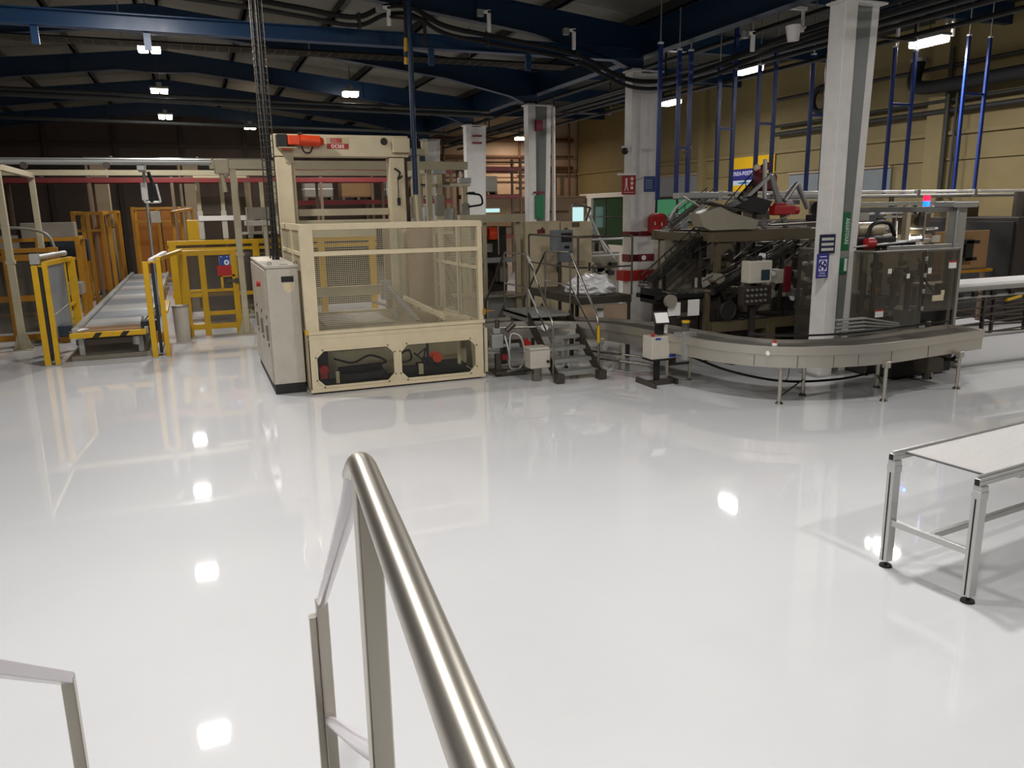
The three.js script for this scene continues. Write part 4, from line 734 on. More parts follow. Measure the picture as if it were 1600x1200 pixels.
// ---------- brown packing machine with inclined lanes ----------
{
  const t = thing('packing_machine', 'brown framed packing machine with a grey hopper behind the white column', 'machine', [10.4, 0, -12.6]);
  parts(t, 'top_beam', [B(9.1, 13.2, 2.2, 2.43, -12.62, -12.45, 0.01), B(9.1, 13.2, 2.2, 2.4, -14.6, -14.45, 0.01)], M.machineBrown); parts(t, 'cross_beam', [B(9.12, 9.26, 2.22, 2.38, -14.5, -12.6), B(12.9, 13.1, 2.22, 2.38, -14.5, -12.6)], M.machineBrown);
  parts(t, 'leg', [[9.3, -12.55], [13.0, -12.55], [9.3, -14.5], [13.0, -14.5]].map(([x, z]) => B(x - 0.055, x + 0.055, 0, 2.22, z - 0.055, z + 0.055, 0.01)), M.machineBrown);
  part(t, 'gusset', Prism([[9.35, 2.2], [9.65, 2.2], [9.35, 1.95]], 'z', -12.56, -12.5), M.machineBrown);
  part(t, 'hopper', [Prism([[8.72, 2.74], [9.2, 2.86], [9.5, 2.74], [10.1, 2.6], [10.04, 2.44], [9.0, 2.43], [8.84, 2.5]], 'z', -12.7, -12.38)], M.hopperGrey, 'sloping grey hopper side');
  part(t, 'hopper_flap', [Bar([9.0, 2.95, -12.6], [9.7, 2.78, -12.5], 0.4, 0.03), Bar([8.85, 2.86, -12.5], [8.6, 3.05, -12.7], 0.3, 0.02)], M.darkSteel);
  part(t, 'black_tray', [Prism([[9.62, 2.86], [10.05, 3.05], [10.5, 2.95], [10.35, 2.7]], 'z', -12.9, -12.5)], M.black);
  part(t, 'base', [B(9.0, 13.1, 0.02, 0.12, -14.5, -11.6), B(9.2, 12.9, 0.35, 0.6, -14.3, -11.95)], M.darkBrown); part(t, 'base_beam', B(8.7, 11.2, 0.6, 0.78, -11.95, -11.8), M.machineBrown, 'brown cross beam above the conveyor'); parts(t, 'pillar', [B(9.9, 10.1, 0, 0.7, -11.95, -11.75), B(11.0, 11.15, 0, 0.7, -11.95, -11.75), B(8.75, 8.85, 0, 1.3, -12.2, -12.1)], M.machineBrown);
  part(t, 'back_plate', B(9.0, 12.9, 0.6, 2.2, -14.1, -13.9), M.greyPanel);
  part(t, 'side_plate', B(8.9, 9.5, 0.6, 1.25, -12.5, -12.3), M.darkBrown);
  // mechanism
  for (let i = 0; i < 84; i++) { const x = rr(8.95, 12.6), y = rr(0.85, 2.02), z = rr(-13.6, -12.2), k = i % 4, m = [M.galv, M.greyPanel, M.steel, M.darkSteel, M.machineBrown, M.cabinet, M.dark][i % 7];
    if (k === 0) part(t, 'cylinder', Cyl([x, y, z], [x + rr(-0.25, 0.25), y + rr(0.1, 0.3), z + 0.1], rr(0.03, 0.07), undefined, 10), m);
    else if (k === 1) part(t, 'block', B(x, x + rr(0.15, 0.4), y, y + rr(0.1, 0.3), z, z + 0.2, 0.01), m);
    else if (k === 2) part(t, 'rod', Cyl([x, y, z], [x + rr(0.4, 0.9), y + rr(0, 0.5), z], 0.016, 0.016, 8), m);
    else part(t, 'roller', Cyl([x, y, z], [x, y, z + 0.25], rr(0.06, 0.12), undefined, 14), m); }
  parts(t, 'pale_knob', [[11.0, 1.75], [11.2, 1.76], [11.05, 1.45], [10.7, 1.1], [10.2, 1.6], [9.95, 1.95]].map(([x, y]) => Cyl([x, y, -12.1], [x, y, -12.0], 0.045, 0.045, 12)), M.white);
  part(t, 'fan_guard', [new THREE.TorusGeometry(0.16, 0.02, 8, 24).translate(9.0, 1.0, -11.75), Cyl([9.0, 1.0, -11.85], [9.0, 1.0, -11.75], 0.14, 0.14, 20)], M.dark); part(t, 'pink_panel', B(10.35, 10.5, 1.25, 1.75, -11.9, -11.85), M.maroon); part(t, 'orange_label', B(11.0, 11.15, 1.6, 1.85, -11.6, -11.55), M.orange); 0;
  const pn = part(t, 'control_panel', B(9.2, 9.7, 1.5, 1.9, -11.7, -11.45, 0.02), M.cabinet, 'pale grey control panel'); part(pn, 'screen', B(9.45, 9.64, 1.55, 1.74, -11.45, -11.44), M.screen); part(pn, 'switch_row', [0, 1, 2].map((i) => Cyl([9.3 + i * 0.1, 1.9, -11.55], [9.3 + i * 0.1, 1.98, -11.55], 0.03)), M.black);
  const kb = part(t, 'button_panel', B(9.12, 9.75, 1.1, 1.45, -11.66, -11.5, 0.015), M.darkBrown); part(kb, 'button', Array.from({ length: 15 }, (_, i) => Cyl([9.2 + (i % 5) * 0.1, 1.18 + Math.floor(i / 5) * 0.1, -11.5], [9.2 + (i % 5) * 0.1, 1.18 + Math.floor(i / 5) * 0.1, -11.47], 0.025, 0.025, 8)), M.galv); part(t, 'panel_post', B(9.4, 9.5, 0.1, 1.5, -11.68, -11.6), M.darkBrown);
  // red drive and upper frames
  part(t, 'red_motor', [B(10.5, 11.0, 2.68, 2.87, -12.6, -12.4, 0.03), Cyl([11.0, 2.77, -12.5], [11.12, 2.77, -12.5], 0.08), B(10.55, 10.8, 2.87, 2.91, -12.55, -12.45)], M.red, 'red motor housing'); part(t, 'maroon_guard', [B(10.55, 10.95, 3.15, 3.5, -13.2, -12.9, 0.06), Cyl([10.5, 3.5, -13], [10.75, 3.65, -13], 0.08)], M.maroon, 'dark red guard at the peak'); part(t, 'guard_cap', new THREE.SphereGeometry(0.07, 14, 10).translate(10.5, 3.6, -13.0), M.cream);
  part(t, 'a_frame', [Bar([10.6, 3.45, -12.7], [10.95, 2.45, -12.6], 0.09, 0.09), Bar([10.6, 3.45, -12.7], [9.7, 2.75, -12.75], 0.06, 0.07), Bar([10.48, 3.75, -12.75], [10.5, 2.45, -12.7], 0.06, 0.06)], M.galv, 'pale peaked frame'); part(t, 'peak_frame', Tube([[10.95, 2.95, -12.7], [11.29, 3.3, -12.75], [11.6, 2.8, -12.75]], 0.05, 0.06, 8), M.galv); part(t, 'motor_cluster', [Cyl([11.75, 2.8, -12.7], [12.0, 2.75, -12.7], 0.13), B(11.6, 12.2, 2.55, 2.68, -12.8, -12.5, 0.02), B(11.8, 12.15, 2.43, 2.55, -12.7, -12.5)], M.dark); part(t, 'upper_duct', [B(8.75, 9.7, 3.02, 3.14, -13.3, -13.1, 0.02), B(10.9, 12.6, 3.0, 3.1, -13.2, -13.05, 0.02), B(10.95, 11.5, 2.88, 2.98, -13.0, -12.85, 0.02)], M.galv); part(t, 'upper_pipe', [Cyl([10.3, 2.5, -12.45], [12.4, 2.55, -12.5], 0.02), Cyl([10.2, 2.46, -12.4], [10.9, 2.7, -12.4], 0.016)], M.steel);
}
{
  const lane = (label, zc, x0, y0, x1, y1, m = M.black) => {
    const t = thing('incline_conveyor', label, 'conveyor', [x0, 0, zc]);
    const y = (x) => y0 + ((x - x0) * (y1 - y0)) / (x1 - x0);
    for (const s of [-0.15, -0.05, 0.05, 0.15]) part(t, 'guide_rod', Bar([x0, y0 + 0.02, zc + s], [x1, y1 + 0.02, zc + s], 0.022, 0.03, 0), Math.abs(s) > 0.1 ? m : M.steel);
    for (const s of [-0.15, 0.15]) { part(t, 'side_rail', Bar([x0, y0 - 0.05, zc + s], [x1, y1 - 0.05, zc + s], 0.02, 0.05, 0), m); part(t, 'top_rod', Cyl([x0, y0 + 0.18, zc + s], [x1, y1 + 0.18, zc + s], 0.012, 0.012, 6), M.darkSteel); }
    const n = Math.round((x1 - x0) / 0.3); for (let i = 0; i <= n; i++) { const x = x0 + ((x1 - x0) * i) / n; part(t, 'stay', [Bar([x, y(x) - 0.02, zc - 0.16], [x, y(x) - 0.02, zc + 0.16], 0.016, 0.016, 0), Bar([x, y(x) - 0.02, zc + 0.15], [x - 0.05, y(x) + 0.18, zc + 0.15], 0.014, 0.014, 0), Bar([x, y(x) - 0.02, zc - 0.15], [x - 0.05, y(x) + 0.18, zc - 0.15], 0.014, 0.014, 0)], i % 2 ? M.steel : M.darkSteel); }
    part(t, 'end_roller', Cyl([x0, y0, zc - 0.17], [x0, y0, zc + 0.17], 0.06, 0.06, 14), M.steel);
    part(t, 'leg', Bar([x0 + 0.25, 0, zc], [x0 + 0.25, y(x0 + 0.25) - 0.03, zc], 0.06, 0.06), M.darkBrown); part(t, 'leg', Bar([x1 - 0.15, 0, zc], [x1 - 0.15, y(x1 - 0.15) - 0.03, zc], 0.06, 0.06), M.darkBrown);
  };
  lane('front black inclined lane conveyor rising left to right up to the grey hopper', -12.95, 7.96, 1.42, 9.35, 2.45); lane('second black inclined lane, just behind the front one', -13.45, 8.45, 1.5, 9.8, 2.5); lane('dark lane of thin rods rising below the left end of the brown beam', -12.2, 8.85, 1.32, 10.7, 2.1); lane('dark lane of thin rods below the middle of the brown beam', -13.2, 10.1, 1.5, 11.7, 2.2); lane('rear pale railed lane nearest the red fire cabinet', -14.7, 9.59, 2.4, 10.67, 3.1, M.galv); lane('short black lane climbing to the dark red peak above the hopper', -13.1, 9.95, 2.72, 10.72, 3.46);
  const f = thing('infeed_bed', 'dark infeed bed with white panels at the foot of the inclined lanes', 'conveyor', [8.4, 0, -12.4]);
  part(f, 'bed', [B(7.7, 9.2, 1.22, 1.3, -12.85, -12.15), B(7.7, 7.85, 1.15, 1.42, -12.7, -12.2)], M.black); part(f, 'end_wheel', Cyl([7.95, 1.2, -12.1], [7.95, 1.2, -12.02], 0.12, 0.12, 18), M.greyPanel); part(f, 'under_box', [B(8.05, 9.1, 0.95, 1.2, -12.8, -12.2, 0.02)], M.darkBrown); parts(f, 'white_panel', [B(8.35, 8.6, 0.9, 1.2, -12.1, -12.08), B(7.95, 8.2, 0.92, 1.16, -12.15, -12.1)], M.white); part(f, 'leg', [B(8.1, 8.2, 0, 0.95, -12.3, -12.2)], M.darkBrown); part(f, 'leg', [B(8.95, 9.05, 0, 0.95, -12.3, -12.2)], M.darkBrown);
  for (let i = 0; i < 8; i++) part(f, 'roller', Cyl([8.0 + i * 0.16, 1.31, -12.8], [8.0 + i * 0.16, 1.31, -12.2], 0.022, 0.022, 8), M.steel);
}
{ // smoked guard cabin right of the column
  const t = thing('guard_cabin', 'smoked clear guard cabin of a packing machine right of the white column', 'machine', [11.3, 0, -10.6]);
  const x0 = 10.45, x1 = 12.35, zf = -9.85, zb = -11.6, y0 = 0.5, y1 = 2.08;
  parts(t, 'frame_post', [[x0, zf], [x1, zf], [x0, zb], [x1, zb], [11.55, zf]].map(([x, z]) => B(x - 0.025, x + 0.025, 0, y1, z - 0.025, z + 0.025)), M.darkSteel); parts(t, 'top_rail', [B(x0, x1, y1 - 0.03, y1 + 0.02, zf - 0.03, zf + 0.02), B(x0, x1, y1 - 0.03, y1 + 0.02, zb, zb + 0.05), B(x0 - 0.02, x0 + 0.02, y1 - 0.03, y1 + 0.02, zb, zf), B(x1 - 0.02, x1 + 0.02, y1 - 0.03, y1 + 0.02, zb, zf)], M.galv);
  part(t, 'clear_panel', new THREE.PlaneGeometry(1.08, y1 - y0).translate(11.0, (y0 + y1) / 2, zf + 0.03), M.smoke, 'large smoked front panel'); part(t, 'clear_panel', new THREE.PlaneGeometry(0.76, 1.05).translate(11.96, y1 - 0.53, zf + 0.04), M.smoke, 'smoked panel above a dark opening'); part(t, 'clear_panel', new THREE.PlaneGeometry(zf - zb, y1 - y0).rotateY(Math.PI / 2).translate(x1 + 0.03, (y0 + y1) / 2, (zf + zb) / 2), M.smoke); part(t, 'clear_panel', new THREE.PlaneGeometry(zf - zb, y1 - y0).rotateY(Math.PI / 2).translate(x0 - 0.03, (y0 + y1) / 2, (zf + zb) / 2), M.smoke); part(t, 'clear_roof', new THREE.PlaneGeometry(x1 - x0, zf - zb).rotateX(-Math.PI / 2).translate((x0 + x1) / 2, y1 + 0.025, (zf + zb) / 2), M.smoke);
  parts(t, 'hinge', [0.75, 1.05, 1.35, 1.62, 1.9].map((y) => B(11.53, 11.58, y, y + 0.07, zf + 0.03, zf + 0.06)), M.galv);
  parts(t, 'white_label', [B(10.72, 10.8, 1.72, 1.8, zf + 0.032, zf + 0.036), B(11.15, 11.22, 1.62, 1.7, zf + 0.032, zf + 0.036), B(11.62, 11.7, 1.68, 1.78, zf + 0.042, zf + 0.046)], M.white); const rl = (x, y) => { const l = part(t, 'warning_label', B(x, x + 0.18, y, y + 0.13, zf + 0.042, zf + 0.046), M.white); part(l, 'red_stripe', B(x, x + 0.18, y + 0.1, y + 0.13, zf + 0.046, zf + 0.048), M.red); }; rl(12.1, 1.75); rl(10.5, 1.0); part(t, 'pale_notice', [B(11.78, 12.05, 1.2, 1.3, zf + 0.042, zf + 0.046), B(11.98, 12.06, 1.3, 1.38, zf + 0.042, zf + 0.046)], M.cream);
  part(t, 'base', B(x0, x1, 0.02, 0.5, zb, zf - 0.05), M.darkBrown); parts(t, 'lower_tank', [B(10.5, 11.2, 0.04, 0.42, -9.75, -9.35, 0.03), B(11.3, 11.9, 0.04, 0.36, -9.7, -9.4, 0.03)], M.dark); for (let i = 0; i < 34; i++) { const x = rr(10.55, 12.2), y = rr(0.6, 1.85), z = rr(-10.6, -9.98), m = [M.darkSteel, M.galv, M.machineBrown, M.greyPanel, M.dark][i % 5]; i % 3 === 0 ? part(t, 'rod', Cyl([x, y, z], [x + rr(-0.3, 0.3), y + rr(0.1, 0.5), z], 0.018, 0.018, 8), m) : i % 3 === 1 ? part(t, 'block', B(x, x + rr(0.08, 0.25), y, y + rr(0.08, 0.3), z, z + 0.1), m) : part(t, 'roller', Cyl([x, y, z], [x, y, z + 0.15], rr(0.04, 0.1), undefined, 14), m); }; part(t, 'drive_body', [B(10.6, 11.4, 0.5, 1.3, -11.3, -10.5, 0.03), B(11.65, 12.2, 0.5, 1.0, -11.2, -10.1, 0.03)], M.machineBrown); part(t, 'dark_core', [B(11.6, 12.3, 0.5, 1.05, -10.06, -10.0)], M.black);
  parts(t, 'column_pipe', [0, 1, 2, 3].map((i) => Cyl([10.7 + i * 0.35, 0.5, -10.3], [10.7 + i * 0.35, 1.7, -10.3], 0.05, 0.05, 10)), M.darkSteel); part(t, 'yellow_funnel', Cyl([10.75, 1.3, -10.1], [10.75, 1.45, -10.1], 0.02, 0.1, 14), M.yellow); parts(t, 'chrome_knob', [[11.0, 0.8], [11.2, 0.78], [10.8, 0.7], [11.75, 0.75], [11.9, 0.8]].map(([x, y]) => Cyl([x, y, -9.95], [x, y, -9.9], 0.035, 0.035, 10)), M.galv);
  part(t, 'roof_machine', [B(10.6, 11.5, 2.12, 2.3, -11.2, -10.4, 0.03), B(11.4, 12.2, 2.1, 2.18, -11.2, -10.6, 0.02)], M.dark); part(t, 'cream_rolls', [Cyl([10.9, 2.42, -10.8], [11.5, 2.42, -10.8], 0.13, 0.13, 18)], M.cream); part(t, 'red_roller', Cyl([10.72, 2.2, -10.35], [10.9, 2.2, -10.35], 0.09, 0.09, 16), M.red); parts(t, 'hood', [Smooth([[10.9, 2.2, -10.5], [11.0, 2.5, -10.5], [11.4, 2.52, -10.5], [11.55, 2.3, -10.5]], 0.035, 24, 8)], M.black); parts(t, 'roof_rod', [0, 1, 2, 3, 4, 5].map((i) => Cyl([10.4, 2.15 + i * 0.06, -10.3 - i * 0.2], [11.6, 2.2 + i * 0.05, -10.3 - i * 0.2], 0.02, 0.02, 8)), M.galv);
  const p = thing('steel_portal', 'tall pale steel portal post with flat feet right of the guard cabin', 'frame', [12.55, 0, -10.1]);
  part(p, 'post', [B(12.46, 12.66, 0.03, 2.78, -10.2, -10.0, 0.012)], M.galv); part(p, 'pipe', Cyl([12.4, 0.6, -9.98], [12.4, 2.8, -9.98], 0.025), M.galv); part(p, 'head_plate', B(12.2, 12.8, 2.78, 2.88, -10.3, -9.9, 0.02), M.galv); part(p, 'foot', B(12.36, 12.76, 0, 0.03, -10.3, -9.9), M.galv);
  part(p, 'rear_post', B(12.5, 12.66, 0, 2.8, -13.3, -13.15), M.galv); part(p, 'cross_bar', B(10.9, 12.5, 2.1, 2.16, -10.05, -9.99), M.galv); part(p, 'top_bar', B(12.5, 12.62, 2.7, 2.8, -13.2, -10.1), M.galv);
}
{
  const t = thing('filling_machine', 'row of pale bluish filling units behind the guard cabin', 'machine', [13.6, 0, -13]);
  part(t, 'frame', [B(12.4, 15.6, 2.82, 2.9, -12.7, -12.6), B(12.4, 15.6, 0.9, 1.0, -13.4, -12.6)], M.galv); parts(t, 'post', [12.75, 14.2, 15.5].map((x) => B(x - 0.06, x + 0.06, 0, 2.85, -12.7, -12.58)), M.creamDull); part(t, 'body', B(12.6, 15.5, 0.1, 2.2, -13.8, -13.1, 0.03), M.greyPanel); parts(t, 'window', [B(12.9, 13.4, 2.15, 2.75, -13.12, -13.08), B(13.5, 14.0, 2.2, 2.7, -13.12, -13.08)], M.greyBlue); parts(t, 'nozzle', [0, 1, 2, 3, 4, 5].map((i) => Cyl([13.0 + i * 0.4, 1.9, -12.9], [13.0 + i * 0.4, 2.5, -12.9], 0.05, 0.03, 10)), M.white); part(t, 'olive_cover', B(14.3, 15.1, 2.2, 2.65, -13, -12.8, 0.02), M.machineBrown); for (let i = 0; i < 40; i++) { const x = rr(12.5, 15.4), y = rr(1.9, 2.7), z = rr(-13.05, -12.7), m = [M.galv, M.cabinet, M.darkSteel, M.white, M.beige, M.dark][i % 6]; i % 3 === 0 ? part(t, 'pipe', Cyl([x, y, z], [x + rr(0.2, 0.8), y + rr(-0.05, 0.05), z], 0.025, 0.025, 8), m) : i % 3 === 1 ? part(t, 'box', B(x, x + rr(0.08, 0.3), y, y + rr(0.08, 0.25), z, z + 0.1), m) : part(t, 'cylinder', Cyl([x, y, z], [x, y + rr(0.15, 0.4), z], rr(0.03, 0.07), undefined, 10), m); } part(t, 'tube_lamp', B(14.3, 14.7, 2.12, 2.16, -12.7, -12.64), M.lampGlow, 'small lit tube');
  const s = thing('signal_tower', 'signal tower glowing red over blue above the guard cabin', 'signal light', [12.9, 2.2, -11.0]);
  const x = 13.0, z = -11.15; part(s, 'pole', Cyl([x, 2.2, z], [x, 2.72, z], 0.02), M.galv); part(s, 'green_lens', Cyl([x, 2.72, z], [x, 2.8, z], 0.06, 0.06, 16), M.green); part(s, 'blue_lens', Cyl([x, 2.8, z], [x, 2.9, z], 0.06, 0.06, 16), M.blueGlow); part(s, 'red_lens', [Cyl([x, 2.9, z], [x, 3.0, z], 0.06, 0.06, 16)], M.redGlow); part(s, 'base', B(x - 0.1, x + 0.1, 2.16, 2.2, z - 0.1, z + 0.1), M.galv); part(s, 'arm', B(12.34, x, 2.14, 2.18, z - 0.03, z + 0.03), M.galv);
  for (const [c, y] of [[0xff1030, 2.95], [0x1060ff, 2.85]]) { const l = new THREE.PointLight(c, 0.12, 0, 2); l.position.set(0.1, y - 2.2, -0.15 + 0.12); l.castShadow = true; l.name = 'signal_light'; s.add(l); }
  const r = thing('return_conveyor', 'flat return conveyor with a pale belt and dark leg braces right of the portal', 'conveyor', [14.4, 0, -10.8]);
  part(r, 'belt', B(12.8, 17, 1.3, 1.36, -11.2, -10.5), M.white); parts(r, 'side_rail', [B(12.8, 17, 1.22, 1.3, -10.52, -10.46), B(12.8, 17, 1.22, 1.3, -11.24, -11.18), B(12.8, 17, 1.08, 1.12, -10.5, -10.46)], M.galv); for (const xx of [12.95, 14.0, 15.2, 16.4]) part(r, 'leg', [B(xx - 0.03, xx + 0.03, 0, 1.25, -10.53, -10.47), B(xx - 0.03, xx + 0.03, 0, 1.25, -11.22, -11.16)], M.darkSteel);
  parts(r, 'brace', [0.2, 0.35, 0.55, 0.7, 0.85, 1.0].flatMap((y) => [Cyl([12.95, y, -10.5], [16.4, y + 0.12, -10.5], 0.018, 0.018, 8), Cyl([12.95, y + 0.1, -11.2], [16.4, y, -11.2], 0.018, 0.018, 8)]), M.darkSteel); parts(r, 'clamp', [13.2, 13.6, 14.1, 14.6].map((xx) => B(xx, xx + 0.12, 1.12, 1.2, -10.48, -10.42)), M.black); part(r, 'yellow_tape', Cyl([14.5, 1.0, -10.42], [14.9, 1.06, -10.42], 0.03), M.yellow);
  const w = thing('plastic_guard', 'low translucent white plastic guard beyond the conveyor end at the right edge', 'guard', [13.4, 0, -9.6]);
  part(w, 'sheet', Prism([[12.35, 0.05], [15.6, 0.05], [15.6, 0.55], [12.5, 0.5]], 'z', -9.68, -9.66), M.plastic); part(w, 'rail', [B(12.4, 15.6, 0.5, 0.55, -9.72, -9.66), B(12.3, 15.6, 0, 0.05, -9.74, -9.6)], M.galv); parts(w, 'post', [12.6, 13.5, 14.4, 15.4].map((xx) => B(xx - 0.02, xx + 0.02, 0, 0.52, -9.74, -9.7)), M.galv);
}

// ---------- racking and pillars along the back ----------
{
  const rack = (label, x0, x1, z, levels, top) => {
    const t = thing('pallet_rack', label, 'rack', [(x0 + x1) / 2, 0, z]);
    const n = Math.round((x1 - x0) / 2.7);
    for (let i = 0; i <= n; i++) { const x = x0 + ((x1 - x0) * i) / n; part(t, 'upright', [B(x - 0.05, x + 0.05, 0, top, z - 0.05, z + 0.05), B(x - 0.05, x + 0.05, 0, top, z - 1.1, z - 1)], M.brownTimber); }
    for (const y of levels) { part(t, 'beam', B(x0, x1, y - 0.08, y + 0.08, z - 0.03, z + 0.06), M.rackRed, 'red load beam'); part(t, 'rear_beam', B(x0, x1, y - 0.08, y + 0.08, z - 1.08, z - 1.0), M.rackRed); part(t, 'shelf_deck', B(x0, x1, y + 0.08, y + 0.1, z - 1.0, z - 0.03, 0), M.darkBrown); }
    return t;
  };
  rack('long pallet rack with a red beam across the whole left background', -8, 7.1, -30, [4.08], 4.2);
  rack('pallet rack of wrapped loads seen through the gantry, red beams', 3.6, 10.3, -32.2, [3.3, 4.5], 4.7);
  rack('short pallet rack by the end wall right of the far white column', 11.5, 14.2, -34, [1.7, 3.5, 4.7], 5.2);
  const load = (label, x, y, z, w, h, d, m, straps) => { const t = thing('pallet_load', label, 'load', [x, y, z]); part(t, 'stack', B(x - w / 2, x + w / 2, y + 0.12, y + h, z - d / 2, z + d / 2, 0.03), m); part(t, 'pallet', [B(x - w / 2, x + w / 2, y + 0.09, y + 0.12, z - d / 2, z + d / 2), ...[-1, 0, 1].map((s) => B(x + s * (w / 2 - 0.06) - 0.05, x + s * (w / 2 - 0.06) + 0.05, y, y + 0.09, z - d / 2, z + d / 2))], M.brownTimber); if (straps) part(t, 'band', B(x - w / 2 - 0.004, x + w / 2 + 0.004, y + h * 0.55, y + h * 0.6, z - d / 2 - 0.004, z + d / 2 + 0.004, 0), M.white); };
  load('pale wrapped load, leftmost on the shelf seen through the gantry', 4.85, 3.4, -32.7, 1.1, 0.75, 0.8, M.greyPanel, 1);
  load('brown carton load beside the pale wrapped one, through the gantry', 6.4, 3.4, -32.7, 1.3, 0.8, 0.8, M.cardboard);
  load('silver wrapped load just right of the gantry post', 8.0, 3.4, -32.7, 0.9, 0.7, 0.8, M.galv, 1);
  load('cream carton load left of the far white column', 9.1, 3.4, -32.7, 0.9, 0.95, 0.8, M.wallPink);
  load('brown load on the lower shelf of the short end rack', 12.9, 1.8, -34.5, 1.2, 1.0, 0.8, M.cardboard);
  load('grey drum load on the top shelf of the short end rack', 12.6, 3.6, -34.5, 1.0, 0.8, 0.8, M.greyPanel);
  load('dark wrapped load on the high shelf left of the far column', 8.6, 4.6, -32.7, 1.3, 0.9, 0.8, M.navy);
  const pillar = (x, label) => { const t = thing('pillar', label, 'pillar', [x, 0, -34]); part(t, 'shaft', B(x - 0.28, x + 0.28, 0.3, 5, -34.3, -33.8, 0.015), M.beige); part(t, 'plinth', B(x - 0.34, x + 0.34, 0, 0.3, -34.36, -33.74), M.beige); part(t, 'conduit', Cyl([x - 0.4, 0, -33.9], [x - 0.4, 5, -33.9], 0.06), M.beige); };
  pillar(-3.0, 'beige pillar behind the twin orange posts at the far left'); pillar(0.2, 'beige pillar behind the white lift frame');
  const hp = thing('high_pipe', 'thin horizontal pipe high across the dark back wall', 'pipe', [-0.3, 5, -33.5]);
  part(hp, 'pipe', Cyl([-3.4, 5, -33.5], [3.0, 5, -33.5], 0.05), M.greyPanel); parts(hp, 'bracket', [-2.5, 0.5].map((x) => B(x - 0.04, x + 0.04, 4.95, 5.1, -33.8, -33.45)), M.greyPanel);
  const gw = structGroup('trim_90'); for (const y of [5.3, 6.3]) part(gw, 'wall_rail', B(-11, 12.5, y - 0.1, y + 0.1, -44, -43.9, 0), M.darkBrown);
  for (let x = -9; x < 12; x += 3) part(gw, 'wall_post', B(x - 0.1, x + 0.1, 0, 7.6, -44, -43.85, 0), M.darkBrown);
}
// ---------- end wall of the right hall ----------
{
  const t = thing('wall_pipework', 'rust brown service pipes running along and down the pale end wall', 'pipes', [18, 0, -43.6]);
  const z = -43.55;
  for (const [y, r, x0, x1] of [[6.85, 0.12, 13, 21.6], [5.95, 0.05, 13, 21.6], [5.75, 0.05, 13, 19.6], [5.5, 0.05, 13, 17.8], [5.3, 0.09, 13, 21.6], [5.05, 0.05, 18, 21.6], [4.75, 0.04, 13.6, 19], [4.45, 0.04, 17.9, 19.5]]) part(t, 'pipe', Cyl([x0, y, z], [x1, y, z], r, r, 8), M.rustPipe);
  for (const [x, y0, y1, r] of [[19.9, 3.6, 5.3, 0.08], [20.4, 3.6, 5.2, 0.06], [21.3, 1.5, 8, 0.06], [13.5, 0, 7, 0.09], [19.5, 3.8, 4.45, 0.05], [18.1, 2.3, 8, 0.05]]) part(t, 'riser', Cyl([x, y0, z + 0.1], [x, y1, z + 0.1], r, r, 8), M.rustPipe);
  part(t, 'valve', [B(19.3, 19.7, 3.62, 3.72, z, z + 0.2), B(20.2, 20.6, 3.6, 3.7, z, z + 0.2)], M.rustPipe);
  const o = thing('wall_office', 'low pinkish office box with a bright window at the end wall', 'cabin', [19.5, 0, -42.6]);
  part(o, 'wall', [B(15.2, 21.9, 0, 3.55, -43.4, -42.2, 0.02)], M.wallPink); part(o, 'roof_edge', B(15.1, 21.95, 3.55, 3.65, -43.5, -42.1), M.beige);
  parts(o, 'window', [B(15.3, 16.3, 2.2, 3.0, -42.2, -42.16), B(20.9, 21.6, 1.8, 3.0, -42.2, -42.16)], M.windowGlow, 'bright lit window'); part(o, 'window_shade', B(20.8, 21.7, 3.0, 3.2, -42.2, -42.0), M.greyPanel);
  part(o, 'shelf_rail', [B(17.2, 20.6, 2.72, 2.82, -42.2, -42.1), B(16.2, 20.8, 1.95, 2.02, -42.2, -42.1)], M.rustPipe);
}
